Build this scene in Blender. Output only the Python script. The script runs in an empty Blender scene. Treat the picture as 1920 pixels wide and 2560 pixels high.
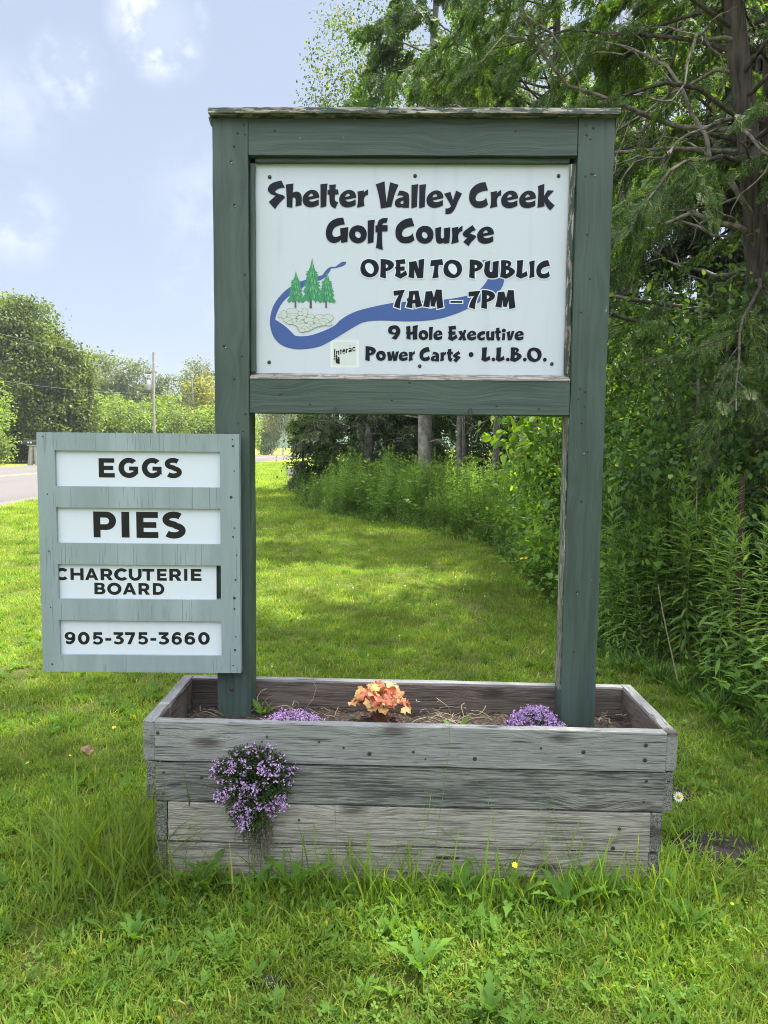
import bpy, bmesh, math, random
import numpy as np
from mathutils import Vector, Matrix, noise
from mathutils.geometry import tessellate_polygon
R = math.radians
sc = bpy.context.scene
COL = sc.collection

# ---------------------------------------------------------------- camera
cam_d = bpy.data.cameras.new('camera')
cam = bpy.data.objects.new('camera', cam_d); COL.objects.link(cam)
CAM = Vector((0.065, -3.116, 1.641)); YAW, PITCH, ROLL = -.020, -.0875, .0096
_f = Vector((math.sin(YAW)*math.cos(PITCH), math.cos(YAW)*math.cos(PITCH), math.sin(PITCH)))
_r0 = Vector((math.cos(YAW), -math.sin(YAW), 0)); _u0 = _r0.cross(_f)
_r = _r0*math.cos(ROLL) + _u0*math.sin(ROLL); _u = -_r0*math.sin(ROLL) + _u0*math.cos(ROLL)
cam.matrix_world = Matrix(((_r.x, _u.x, -_f.x, CAM.x), (_r.y, _u.y, -_f.y, CAM.y), (_r.z, _u.z, -_f.z, CAM.z), (0, 0, 0, 1)))
cam_d.sensor_fit = 'VERTICAL'; cam_d.sensor_height = 36.0
cam_d.lens = 36.0*1923/2560
cam_d.clip_start = .05; cam_d.clip_end = 6000
sc.camera = cam
sc.render.resolution_x, sc.render.resolution_y = 768, 1024
sc.view_settings.view_transform = 'Standard'; sc.view_settings.look = 'None'
sc.view_settings.exposure = 1.4; sc.view_settings.gamma = 1
sc.render.engine = 'CYCLES'
sc.cycles.use_denoising = True; sc.cycles.denoising_prefilter = 'NONE'
sc.cycles.filter_width = 1.0
sc.cycles.sample_clamp_indirect = 4
sc.cycles.max_bounces = 8; sc.cycles.diffuse_bounces = 4; sc.cycles.transmission_bounces = 4
sc.cycles.glossy_bounces = 2; sc.cycles.volume_bounces = 0
sc.cycles.caustics_reflective = False; sc.cycles.caustics_refractive = False

# ---------------------------------------------------------------- light
SUN_EL, SUN_AZ = R(64), R(62)           # azimuth clockwise from +Y (the way the camera looks)
SUN = Vector((math.sin(SUN_AZ)*math.cos(SUN_EL), math.cos(SUN_AZ)*math.cos(SUN_EL), math.sin(SUN_EL)))
sl = bpy.data.lights.new('sun', 'SUN'); sl.energy = 5.0; sl.angle = R(1.2); sl.color = (1, .94, .84)
so = bpy.data.objects.new('sun', sl); COL.objects.link(so); so.location = (20, 30, 60)
so.rotation_euler = SUN.to_track_quat('Z', 'Y').to_euler()

def nd(nt, typ, ins=None, **props):
    n = nt.nodes.new('ShaderNode' + typ)
    for k, v in props.items(): setattr(n, k, v)
    for k, v in (ins or {}).items():
        s = n.inputs[k]
        if isinstance(v, bpy.types.Node): nt.links.new(v.outputs[0], s)
        elif isinstance(v, bpy.types.NodeSocket): nt.links.new(v, s)
        else: s.default_value = v
    return n
def mth(nt, op, a, b=0., c=0., clamp=False):
    return nd(nt, 'Math', {0: a, 1: b, 2: c}, operation=op, use_clamp=clamp).outputs[0]
def vm(nt, op, a, b=(0, 0, 0)):
    return nd(nt, 'VectorMath', {0: a, 1: b}, operation=op)
def ss(nt, v, lo, hi, a=0., b=1.):
    return nd(nt, 'MapRange', {'Value': v, 'From Min': lo, 'From Max': hi, 'To Min': a, 'To Max': b}, interpolation_type='SMOOTHSTEP').outputs[0]
def mixc(nt, f, a, b, mode='MIX'):
    n = nt.nodes.new('ShaderNodeMix'); n.data_type = 'RGBA'; n.blend_type = mode
    for i, v in ((0, f), (6, a), (7, b)):
        if isinstance(v, bpy.types.NodeSocket): nt.links.new(v, n.inputs[i])
        else: n.inputs[i].default_value = v if i == 0 else (*v[:3], 1)
    return n.outputs[2]
def ramp(nt, v, stops, interp='LINEAR'):
    n = nt.nodes.new('ShaderNodeValToRGB'); e = n.color_ramp.elements; n.color_ramp.interpolation = interp
    while len(e) < len(stops): e.new(.5)
    for k, (p, c) in enumerate(stops): e[k].position = p; e[k].color = (*c[:3], 1)
    nt.links.new(v, n.inputs[0]); return n.outputs[0]

w = bpy.data.worlds.new('World'); sc.world = w; w.use_nodes = True
nt = w.node_tree; nt.nodes.clear()
sky = nd(nt, 'TexSky', sky_type='NISHITA', sun_disc=False, sun_elevation=SUN_EL, sun_rotation=SUN_AZ, altitude=100, air_density=1.0, dust_density=2.5, ozone_density=2.0)
tc = nd(nt, 'TexCoord'); dirv = vm(nt, 'NORMALIZE', tc.outputs['Generated']).outputs[0]
# thin summer haze veils the blue; the fair-weather clouds stand where the photograph has them
veil = mixc(nt, .7, sky.outputs[0], (4.95, 5.75, 7.3))
n1 = nd(nt, 'TexNoise', {'Vector': dirv, 'Scale': 11., 'Detail': 7., 'Roughness': .55}).outputs[0]
n2 = nd(nt, 'TexNoise', {'Vector': dirv, 'Scale': 34., 'Detail': 4., 'Roughness': .6}).outputs[0]
nz = mth(nt, 'ADD', n1, mth(nt, 'MULTIPLY', mth(nt, 'SUBTRACT', n2, .5), .35))
cl = None
for (dx, dy, dz), rad, amt in (((-.262, .858, .441), .05, .95), ((-.268, .862, .43), .03, .5), ((-.356, .848, .394), .04, .5), ((-.353, .854, .375), .034, .3), ((-.427, .871, .242), .05, .26),
                               ((-.415, .836, .35), .055, .16), ((-.235, .93, .28), .07, .14), ((-.235, .95, .2), .06, .2)):
    d = nd(nt, 'VectorMath', {0: dirv, 1: (dx, dy, dz)}, operation='DISTANCE').outputs['Value']
    b = mth(nt, 'MULTIPLY', ss(nt, d, rad*1.25, rad*.12), amt*1.5)
    b = mth(nt, 'MULTIPLY', b, ss(nt, nz, .40, .60, .12, 1.1))
    cl = b if cl is None else mth(nt, 'MAXIMUM', cl, b)
# broad bright fill added to the unseen sky over and behind the viewer
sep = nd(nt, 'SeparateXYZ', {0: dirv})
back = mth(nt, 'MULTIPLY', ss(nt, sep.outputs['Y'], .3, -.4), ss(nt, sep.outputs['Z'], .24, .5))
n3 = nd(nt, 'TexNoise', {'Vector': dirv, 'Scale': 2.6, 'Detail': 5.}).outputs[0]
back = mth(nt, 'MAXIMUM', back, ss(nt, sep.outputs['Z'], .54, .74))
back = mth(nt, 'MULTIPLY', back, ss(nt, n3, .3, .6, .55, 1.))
skc = mixc(nt, mth(nt, 'MINIMUM', cl, .9), veil, (8.6, 8.9, 9.6))
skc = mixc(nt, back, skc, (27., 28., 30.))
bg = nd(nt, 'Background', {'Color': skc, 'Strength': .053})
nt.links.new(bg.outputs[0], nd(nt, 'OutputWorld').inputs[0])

# ---------------------------------------------------------------- helpers
rng = np.random.default_rng(7); random.seed(7)
def tag(o, label=None, cat=None, group=None, kind=None):
    if label: o['label'] = label
    if cat: o['category'] = cat
    if group: o['group'] = group
    if kind: o['kind'] = kind
    return o
def empty(name, loc=(0, 0, 0), rot=(0, 0, 0)):
    o = bpy.data.objects.new(name, None); COL.objects.link(o); o.location = loc; o.rotation_euler = rot
    o.empty_display_size = .1; return o
def link(name, me, m=None, parent=None, loc=(0, 0, 0), rot=(0, 0, 0)):
    o = bpy.data.objects.new(name, me); COL.objects.link(o); o.parent = parent; o.location = loc; o.rotation_euler = rot
    if m: me.materials.clear(); [me.materials.append(x) for x in (m if isinstance(m, (list, tuple)) else [m])]
    return o
def npmesh(name, parts, smooth=False):
    """parts: list of (V (n,3), F (m,3 or 4)[, material index]) joined into one mesh"""
    me = bpy.data.meshes.new(name)
    V, loops, starts, mats, off, lo = [], [], [], [], 0, 0
    for p in parts:
        v, f = np.asarray(p[0], float), np.asarray(p[1], int)
        if len(f) == 0: continue
        k = f.shape[1]; V.append(v); loops.append((f + off).ravel()); starts.append(np.arange(len(f))*k + lo)
        mats.append(np.full(len(f), p[2] if len(p) > 2 else 0)); off += len(v); lo += f.size
    V = np.concatenate(V); L = np.concatenate(loops); S = np.concatenate(starts); M = np.concatenate(mats)
    me.vertices.add(len(V)); me.vertices.foreach_set('co', V.astype(np.float32).ravel())
    me.loops.add(len(L)); me.loops.foreach_set('vertex_index', L.astype(np.int32))
    me.polygons.add(len(S)); me.polygons.foreach_set('loop_start', S.astype(np.int32))
    me.polygons.foreach_set('material_index', M.astype(np.int32))
    if smooth: me.polygons.foreach_set('use_smooth', np.ones(len(S), bool))
    me.update(calc_edges=True); return me
def bmmesh(name, bm, smooth=False):
    me = bpy.data.meshes.new(name); bmesh.ops.recalc_face_normals(bm, faces=bm.faces[:]); bm.to_mesh(me); bm.free()
    if smooth:
        for p in me.polygons: p.use_smooth = True
    return me
def unit(v): v = np.asarray(v, float); return v/np.maximum(np.linalg.norm(v, axis=-1, keepdims=True), 1e-9)
def tube(pts, rad, k=6, cap=True):
    P = np.asarray(pts, float); n = len(P); rad = np.broadcast_to(np.asarray(rad, float), (n,))
    T = unit(np.gradient(P, axis=0)); ref = np.array([.31, .95, .05]) if abs(T[0][2]) > .8 else np.array([0, 0, 1.])
    A = unit(np.cross(T, ref)); B = np.cross(T, A)
    a = np.arange(k)*2*np.pi/k
    V = P[:, None, :] + rad[:, None, None]*(np.cos(a)[None, :, None]*A[:, None, :] + np.sin(a)[None, :, None]*B[:, None, :])
    i = np.arange(n-1)[:, None]*k; j = np.arange(k)[None, :]; j2 = (j+1) % k
    F = np.stack([i+j, i+j2, i+k+j2, i+k+j], -1).reshape(-1, 4)
    V = V.reshape(-1, 3)
    return V, F
def frames(dirs, ups):
    X = unit(dirs); Z = unit(ups - (ups*X).sum(-1, keepdims=True)*X); Y = np.cross(Z, X)
    return np.stack([X, Y, Z], -1)          # columns
def scatter(tv, tf, pos, rot, scl):
    """copies of a template joined into one array"""
    tv = np.asarray(tv, float); tf = np.asarray(tf, int); n = len(pos)
    scl = np.asarray(scl, float); scl = scl[:, None, None] if scl.ndim == 1 else scl[:, None, :]
    V = np.einsum('nij,nkj->nki', rot, np.broadcast_to(tv, (n, *tv.shape))*scl) + np.asarray(pos)[:, None, :]
    F = tf[None] + (np.arange(n)*len(tv))[:, None, None]
    return V.reshape(-1, 3), F.reshape(-1, tf.shape[1])
def rdir(n, r=None):
    return unit((r or rng).normal(size=(n, 3)))
# leaf templates, along +x, length 1
LEAF_OVATE = ([(0, 0, 0), (.25, .27, .05), (.65, .25, .03), (1, 0, -.08), (.65, -.25, .03), (.25, -.27, .05), (.5, 0, -.03)],
              [(0, 6, 1), (1, 6, 2), (2, 6, 3), (3, 6, 4), (4, 6, 5), (5, 6, 0)])
LEAF_KITE = ([(0, 0, 0), (.42, .30, .06), (1, 0, -.06), (.42, -.30, .06)], [(0, 2, 1), (0, 3, 2)])
LEAF_LANCE = ([(0, 0, 0), (.35, .075, .03), (.35, -.075, .03), (.7, .06, -.03), (.7, -.06, -.03), (1, 0, -.16), (.35, 0, 0.005), (.7, 0, -.06)],
              [(0, 6, 1), (0, 2, 6), (1, 6, 7), (1, 7, 3), (6, 2, 4), (6, 4, 7), (3, 7, 5), (7, 4, 5)])
def spray_template(seed, nb=9, w=.034):
    r = np.random.default_rng(seed); V, F = [], []
    def sl_(p, d, L, ww):
        d = unit(d); s = np.cross(d, [0, 0, 1.]); s = s/max(np.linalg.norm(s), 1e-6)
        b = len(V); V.extend([p, p + d*L*.45 + s*ww, p + d*L, p + d*L*.45 - s*ww]); F.extend([(b, b+2, b+1), (b, b+3, b+2)])
    ax = [np.array([t, .05*math.sin(3*t + seed), -.22*t*t]) for t in np.linspace(0, 1, nb+1)]
    sl_(ax[0], ax[-1]-ax[0], 1.05, w*.6)
    for i in range(1, nb+1):
        t = i/(nb+1); L = (.46*(1-t)**.8 + .14)*r.uniform(.8, 1.2)
        for s in (-1, 1):
            d = np.array([.75, s*.75, -.12 + r.uniform(-.12, .12)])
            sl_(ax[i], d, L, w); d2 = unit(d)
            if L > .25:
                q = ax[i] + d2*L*.45
                sl_(q, np.array([1., s*.1, -.1]), L*.5, w*.8); sl_(q, np.array([.2, s*1., -.1]), L*.45, w*.8)
    return np.array(V), np.array(F)
SPRAYS = [spray_template(s) for s in range(4)]
# ---------------------------------------------------------------- materials
def newmat(name):
    m = bpy.data.materials.new(name); m.use_nodes = True; nt = m.node_tree; nt.nodes.clear()
    out = nd(nt, 'OutputMaterial'); return m, nt, out
def principled(nt, out, **ins):
    b = nd(nt, 'BsdfPrincipled', {k.replace('_', ' '): v for k, v in ins.items()})
    nt.links.new(b.outputs[0], out.inputs[0]); return b
def bump(nt, h, strength, dist): return nd(nt, 'Bump', {'Height': h, 'Strength': strength, 'Distance': dist}).outputs[0]
def plain(name, col, rough=.6, metal=0., var=.15, scale=20., bmp=.1):
    m, nt, out = newmat(name); tc = nd(nt, 'TexCoord')
    n = nd(nt, 'TexNoise', {'Vector': tc.outputs['Object'], 'Scale': scale, 'Detail': 5.}).outputs[0]
    c = mixc(nt, n, tuple(x*(1-var*2) for x in col), tuple(min(1, x*(1+var*2)) for x in col))
    principled(nt, out, Base_Color=c, Roughness=rough, Metallic=metal, Normal=bump(nt, n, bmp, .01)); return m
def grain(nt, across=60., knots=(2.4, 6.), along=2.2, kthr=.16, turn=False):
    """wood coordinates: boards run along local X; returns grain value, fine grain, knot core, coords"""
    tc = nd(nt, 'TexCoord'); oi = nd(nt, 'ObjectInfo')
    off = vm(nt, 'MULTIPLY', nd(nt, 'CombineXYZ', {0: oi.outputs['Random'], 1: oi.outputs['Random'], 2: oi.outputs['Random']}).outputs[0], (37., 11., 53.)).outputs[0]
    p = vm(nt, 'ADD', tc.outputs['Object'], off).outputs[0]
    if turn:
        q = nd(nt, 'SeparateXYZ', {0: p}); p = nd(nt, 'CombineXYZ', {0: q.outputs[2], 1: q.outputs[1], 2: q.outputs[0]}).outputs[0]
    s = nd(nt, 'SeparateXYZ', {0: p})
    kv = nd(nt, 'CombineXYZ', {0: mth(nt, 'MULTIPLY', s.outputs[0], knots[0]), 1: mth(nt, 'MULTIPLY', s.outputs[1], .0), 2: mth(nt, 'MULTIPLY', s.outputs[2], knots[1])})
    vo = nd(nt, 'TexVoronoi', {'Vector': kv.outputs[0], 'Scale': 1.}, feature='F1')
    d = vo.outputs['Distance']
    pull = mth(nt, 'MULTIPLY', ss(nt, d, .55, .0), .036)
    wob = nd(nt, 'TexNoise', {'Vector': vm(nt, 'MULTIPLY', p, (1.3, 6., 5.)).outputs[0], 'Scale': 1., 'Detail': 2.}).outputs[0]
    z = mth(nt, 'ADD', mth(nt, 'ADD', s.outputs[2], pull), mth(nt, 'MULTIPLY', wob, .008))
    g = nd(nt, 'CombineXYZ', {0: mth(nt, 'MULTIPLY', s.outputs[0], along), 1: mth(nt, 'MULTIPLY', s.outputs[1], across), 2: mth(nt, 'MULTIPLY', z, across)})
    g1 = nd(nt, 'TexNoise', {'Vector': g.outputs[0], 'Scale': 1., 'Detail': 4., 'Roughness': .6}).outputs[0]
    g2 = nd(nt, 'TexNoise', {'Vector': vm(nt, 'MULTIPLY', g.outputs[0], (3., 3.2, 3.2)).outputs[0], 'Scale': 1., 'Detail': 3., 'Roughness': .7}).outputs[0]
    core = mth(nt, 'MULTIPLY', ss(nt, d, kthr, kthr*.35), ss(nt, nd(nt, 'SeparateColor', {0: vo.outputs['Color']}).outputs[0], .34, .4))
    return g1, g2, core, p, oi
def weathered(name, light, dark, streak=.5, stain=.3, blot=(.05, .045, .04)):
    m, nt, out = newmat(name); g1, g2, core, p, oi = grain(nt, across=190., along=6., kthr=.2)
    ln = ss(nt, g1, .40, .56); fine = ss(nt, g2, .38, .62)
    c = mixc(nt, mth(nt, 'MULTIPLY', mth(nt, 'SUBTRACT', 1., ln), streak), light, dark)
    c = mixc(nt, mth(nt, 'MULTIPLY', mth(nt, 'SUBTRACT', 1., fine), .4*streak+.1), c, dark)
    big = nd(nt, 'TexNoise', {'Vector': vm(nt, 'MULTIPLY', p, (1.6, 4., 9.)).outputs[0], 'Scale': 1.3, 'Detail': 5., 'Roughness': .65}).outputs[0]
    c = mixc(nt, mth(nt, 'MULTIPLY', ss(nt, big, .46, .72), stain), c, blot)
    c = mixc(nt, mth(nt, 'MULTIPLY', core, .8), c, (.045, .035, .028))
    ck = nd(nt, 'TexNoise', {'Vector': vm(nt, 'MULTIPLY', p, (4., 40., 330.)).outputs[0], 'Scale': 1., 'Detail': 3., 'Roughness': .6}).outputs[0]
    ckm = ss(nt, ck, .60, .66); c = mixc(nt, mth(nt, 'MULTIPLY', ckm, .75), c, (.022, .021, .02))
    lt = nd(nt, 'TexNoise', {'Vector': vm(nt, 'MULTIPLY', p, (11., 60., 420.)).outputs[0], 'Scale': 1., 'Detail': 3.}).outputs[0]
    c = mixc(nt, ss(nt, lt, .56, .68, 0., .45), c, tuple(min(.6, x*1.5) for x in light))
    hgt = mth(nt, 'SUBTRACT', mth(nt, 'ADD', mth(nt, 'MULTIPLY', g1, .5), mth(nt, 'MULTIPLY', g2, .5)), mth(nt, 'MULTIPLY', ckm, .8))
    principled(nt, out, Base_Color=c, Roughness=.85, Specular_IOR_Level=.25, Normal=bump(nt, hgt, .8, .006)); return m
M = {}
M['plank_smooth'] = weathered('plank_smooth', (.27, .272, .265), (.15, .152, .15), .55, .35, (.13, .135, .135))
M['plank_dark'] = weathered('plank_dark', (.255, .25, .235), (.04, .04, .04), .85, .75, (.04, .041, .043))
M['plank_light'] = weathered('plank_light', (.385, .36, .315), (.12, .112, .10), .75, .4, (.11, .107, .10))
M['plank_inner'] = weathered('plank_inner', (.17, .14, .12), (.05, .042, .036), .6, .5, (.03, .025, .02))
def endgrain(name, a, b):
    m, nt, out = newmat(name); tc = nd(nt, 'TexCoord'); oi = nd(nt, 'ObjectInfo')
    s = nd(nt, 'SeparateXYZ', {0: tc.outputs['Object']})
    n = nd(nt, 'TexNoise', {'Vector': tc.outputs['Object'], 'Scale': 9., 'Detail': 5.}).outputs[0]
    v = nd(nt, 'CombineXYZ', {1: mth(nt, 'ADD', s.outputs[1], .05), 2: mth(nt, 'ADD', s.outputs[2], .16)})
    r = mth(nt, 'SINE', mth(nt, 'ADD', mth(nt, 'MULTIPLY', nd(nt, 'VectorMath', {0: v.outputs[0]}, operation='LENGTH').outputs['Value'], 900.), mth(nt, 'MULTIPLY', n, 5.)))
    f = nd(nt, 'TexNoise', {'Vector': vm(nt, 'MULTIPLY', tc.outputs['Object'], (9., 34., 6.)).outputs[0], 'Scale': 1., 'Detail': 4., 'Roughness': .6}).outputs[0]
    c = mixc(nt, ss(nt, f, .36, .55), a, b); c = mixc(nt, ss(nt, n, .5, .7, 0., .4), c, (.1, .1, .09))
    principled(nt, out, Base_Color=c, Roughness=.9, Normal=bump(nt, f, .3, .003)); return m
M['end_grain'] = endgrain('end_grain', (.055, .046, .038), (.2, .18, .155))
def painted(name, col, rough, peel=0., across=52., edge=None, crack=False):
    m, nt, out = newmat(name); g1, g2, core, p, oi = grain(nt, across=across, knots=(2.6, 7.), kthr=.12, turn=crack)
    lo = tuple(x*.80 for x in col) if not crack else tuple(x*.95 for x in col); hi = tuple(min(1, x*1.2) for x in col) if not crack else tuple(x*1.04 for x in col)
    c = mixc(nt, ss(nt, g1, .32, .68), lo, hi)
    fade = nd(nt, 'TexNoise', {'Vector': vm(nt, 'MULTIPLY', p, (1.2, 3., 5.)).outputs[0], 'Scale': 1.5, 'Detail': 4.}).outputs[0]
    c = mixc(nt, ss(nt, fade, .42, .72, 0., .55), c, tuple(x*1.35+.012 for x in col))
    sp = nd(nt, 'TexNoise', {'Vector': vm(nt, 'MULTIPLY', p, (.6, 1., 1.)).outputs[0], 'Scale': 60., 'Detail': 3.}).outputs[0]
    c = mixc(nt, mth(nt, 'MULTIPLY', ss(nt, sp, .745, .775), .5), c, (.36, .38, .36))
    h = mth(nt, 'ADD', mth(nt, 'MULTIPLY', g1, .8), mth(nt, 'MULTIPLY', g2, .25))
    if crack:
        cr = nd(nt, 'TexNoise', {'Vector': vm(nt, 'MULTIPLY', p, (4., 60., 400.)).outputs[0], 'Scale': 1., 'Detail': 2.}).outputs[0]
        crm = mth(nt, 'MULTIPLY', ss(nt, cr, .66, .69), ss(nt, fade, .38, .5))
        c = mixc(nt, mth(nt, 'MULTIPLY', crm, .4), c, tuple(x*.32 for x in col)); h = mth(nt, 'SUBTRACT', h, crm)
    if peel:
        pn = nd(nt, 'TexNoise', {'Vector': vm(nt, 'MULTIPLY', p, (14., 40., 70.)).outputs[0], 'Scale': 1., 'Detail': 6., 'Roughness': .7}).outputs[0]
        pm = ss(nt, pn, .60-.14*peel, .63-.14*peel)
        raw = ramp(nt, g2, [(.3, (.06, .05, .045)), (.48, (.22, .19, .16)), (.7, (.5, .49, .45))])
        c = mixc(nt, pm, c, raw); h = mth(nt, 'SUBTRACT', h, mth(nt, 'MULTIPLY', pm, .4))
    c = mixc(nt, mth(nt, 'MULTIPLY', core, .35), c, tuple(x*.5 for x in col))
    principled(nt, out, Base_Color=c, Roughness=rough, Specular_IOR_Level=.35, Normal=bump(nt, h, .75, .005)); return m
GREEN = (.041, .065, .055)
M['green'] = painted('green_paint', GREEN, .5)
M['green_peel'] = painted('green_peeling_paint', GREEN, .55, peel=.85)
M['green_ledge'] = painted('green_ledge_paint', (.12, .14, .13), .7, peel=1.15)
M['grey_paint'] = painted('grey_paint', (.218, .272, .282), .45, across=16., crack=True)
M['grey_edge'] = plain('grey_edge', (.1, .13, .13), .6)
def glossy_panel(name, col, rough=.22, var=.03, spec=.5):
    m, nt, out = newmat(name); tc = nd(nt, 'TexCoord')
    n = nd(nt, 'TexNoise', {'Vector': tc.outputs['Object'], 'Scale': 5., 'Detail': 6., 'Roughness': .65}).outputs[0]
    st = nd(nt, 'TexNoise', {'Vector': vm(nt, 'MULTIPLY', tc.outputs['Object'], (18., 1., 1.2)).outputs[0], 'Scale': 1., 'Detail': 4.}).outputs[0]
    c = mixc(nt, ss(nt, st, .56, .78, 0., .34), col, tuple(x*.8 for x in col))
    c = mixc(nt, ss(nt, n, .55, .75, 0., .12), c, tuple(x*.78 for x in col))
    principled(nt, out, Base_Color=c, Roughness=rough, Specular_IOR_Level=spec, Normal=bump(nt, n, .04, .002)); return m
M['panel'] = glossy_panel('white_sign_face', (.485, .53, .59), .2)
M['halo'] = glossy_panel('white_vinyl', (.56, .62, .66), .25)
M['insert'] = glossy_panel('white_insert', (.56, .61, .68), .4)
M['black_vinyl'] = glossy_panel('black_vinyl', (.007, .008, .012), .12, spec=.28)
M['black_print'] = glossy_panel('black_print', (.012, .012, .012), .45, spec=.2)
M['blue_vinyl'] = glossy_panel('blue_vinyl', (.045, .09, .27), .2)
M['tree_ink'] = glossy_panel('tree_ink', (.05, .24, .11), .22)
M['tree_ink_light'] = glossy_panel('tree_ink_light', (.14, .40, .14), .22)
M['tree_ink_dark'] = glossy_panel('tree_ink_dark', (.03, .13, .08), .22)
M['trunk_ink'] = glossy_panel('trunk_ink', (.12, .08, .06), .25)
M['rock_ink'] = glossy_panel('rock_ink', (.46, .51, .47), .25)
M['rock_line'] = glossy_panel('rock_line', (.17, .2, .18), .25)
M['sticker'] = glossy_panel('sticker_face', (.60, .64, .63), .3)
M['sticker_edge'] = glossy_panel('sticker_edge', (.34, .38, .4), .3)
M['sticker_mid'] = glossy_panel('sticker_window', (.52, .555, .55), .3)
M['screw'] = plain('screw_black', (.012, .012, .014), .4)
M['nail'] = plain('nail_rust', (.03, .022, .018), .6)
M['steel'] = plain('nail_steel', (.3, .3, .3), .35, .8)
M['wire'] = plain('hook_wire', (.05, .04, .035), .5, .5)
def leaf(name, stops, trans=.4, tcol=None, rough=.5, pos=.25, pscale=.9, spec=.3, inst=False):
    m, nt, out = newmat(name); geo = nd(nt, 'NewGeometry'); r = geo.outputs['Random Per Island']
    if inst:
        oi = nd(nt, 'ObjectInfo'); r = mth(nt, 'FRACT', mth(nt, 'ADD', mth(nt, 'MULTIPLY', r, .55), mth(nt, 'MULTIPLY', oi.outputs['Random'], .45)))
    c = ramp(nt, r, stops)
    n = nd(nt, 'TexNoise', {'Vector': geo.outputs['Position'], 'Scale': pscale, 'Detail': 3.}).outputs[0]
    k = ss(nt, n, .3, .7, 1-pos, 1+pos)
    c = vm(nt, 'SCALE', c).outputs[0] if False else mixc(nt, 1., c, nd(nt, 'CombineColor', {0: k, 1: k, 2: k}).outputs[0], 'MULTIPLY')
    b = nd(nt, 'BsdfPrincipled', {'Base Color': c, 'Roughness': rough, 'Specular IOR Level': spec})
    t = nd(nt, 'BsdfTranslucent', {'Color': mixc(nt, 1., c, tcol or (1.9, 1.75, .55), 'MULTIPLY')})
    mx = nd(nt, 'MixShader', {0: trans, 1: b.outputs[0], 2: t.outputs[0]}); nt.links.new(mx.outputs[0], out.inputs[0]); return m
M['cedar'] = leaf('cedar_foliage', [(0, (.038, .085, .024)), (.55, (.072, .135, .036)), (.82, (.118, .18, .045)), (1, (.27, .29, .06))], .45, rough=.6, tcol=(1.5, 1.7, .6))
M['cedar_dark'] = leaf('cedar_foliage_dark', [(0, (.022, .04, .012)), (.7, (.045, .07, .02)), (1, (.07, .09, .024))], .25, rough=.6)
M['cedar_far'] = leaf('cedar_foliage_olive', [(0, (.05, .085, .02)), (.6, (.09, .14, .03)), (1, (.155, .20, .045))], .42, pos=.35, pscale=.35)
M['shrub'] = leaf('shrub_leaf', [(0, (.042, .095, .025)), (.6, (.07, .145, .036)), (.9, (.115, .2, .048)), (1, (.21, .3, .065))], .42, rough=.5, spec=.25)
M['bright'] = leaf('bright_leaf', [(0, (.09, .19, .03)), (.6, (.15, .28, .042)), (1, (.24, .36, .06))], .5, rough=.45)
M['low_leaf'] = leaf('low_shrub_leaf', [(0, (.075, .165, .03)), (.6, (.125, .24, .042)), (1, (.23, .35, .06))], .45, rough=.45)
M['golden'] = leaf('goldenrod_leaf', [(0, (.11, .21, .055)), (.6, (.17, .29, .075)), (1, (.24, .36, .09))], .48, rough=.5)
M['golden_top'] = leaf('goldenrod_tip', [(0, (.12, .22, .05)), (1, (.17, .27, .06))], .45, rough=.5)
M['poplar'] = leaf('poplar_leaf', [(0, (.04, .075, .015)), (.6, (.075, .125, .022)), (.9, (.13, .165, .028)), (1, (.27, .25, .045))], .4, rough=.7, spec=.06, tcol=(1.6, 1.6, .5))
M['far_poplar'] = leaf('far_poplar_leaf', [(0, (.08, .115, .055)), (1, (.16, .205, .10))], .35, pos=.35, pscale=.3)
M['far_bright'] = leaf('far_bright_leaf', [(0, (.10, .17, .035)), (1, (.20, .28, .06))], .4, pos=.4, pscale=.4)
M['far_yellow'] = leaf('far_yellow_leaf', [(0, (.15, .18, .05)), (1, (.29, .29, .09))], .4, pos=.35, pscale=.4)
M['grass'] = leaf('grass_blade', [(0, (.078, .16, .018)), (.4, (.135, .235, .025)), (.8, (.205, .30, .034)), (.93, (.33, .35, .07)), (1, (.5, .44, .19))], .5, tcol=(1.8, 1.6, .6), pos=.3, pscale=1.4, inst=True, rough=.55, spec=.25)
M['clover'] = leaf('clover_leaf', [(0, (.075, .155, .022)), (.6, (.12, .22, .034)), (1, (.2, .30, .06))], .4, pos=.3, pscale=1.4, inst=True, rough=.65, spec=.12)
M['thatch'] = leaf('dry_thatch', [(0, (.16, .12, .06)), (.6, (.30, .25, .12)), (1, (.42, .36, .2))], .3, inst=True)
M['dandelion'] = leaf('dandelion_leaf', [(0, (.075, .17, .03)), (1, (.12, .22, .034))], .42, rough=.65, spec=.12)
M['stalk'] = leaf('green_stalk', [(0, (.09, .15, .04)), (1, (.14, .2, .06))], .2)
M['drystalk'] = leaf('dry_stalk', [(0, (.22, .17, .10)), (1, (.42, .36, .25))], .1, tcol=(1, 1, 1))
M['white_petal'] = leaf('white_petal', [(0, (.75, .75, .74)), (1, (.85, .85, .83))], .3, tcol=(1, 1, 1), pos=.03)
M['yellow_petal'] = leaf('yellow_petal', [(0, (.72, .52, .01)), (1, (.85, .66, .02))], .3, tcol=(1.1, 1, .6), pos=.05)
M['thyme_leaf'] = leaf('thyme_leaf', [(0, (.02, .04, .014)), (.7, (.045, .085, .022)), (1, (.085, .13, .035))], .25)
M['thyme_flower'] = leaf('thyme_flower', [(0, (.30, .16, .38)), (.6, (.47, .29, .56)), (1, (.72, .57, .77))], .35, tcol=(1.1, .9, 1.2), pos=.1)
M['thyme_dead'] = leaf('thyme_dead', [(0, (.07, .065, .05)), (1, (.22, .2, .16))], .1, tcol=(1, 1, 1))
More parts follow.
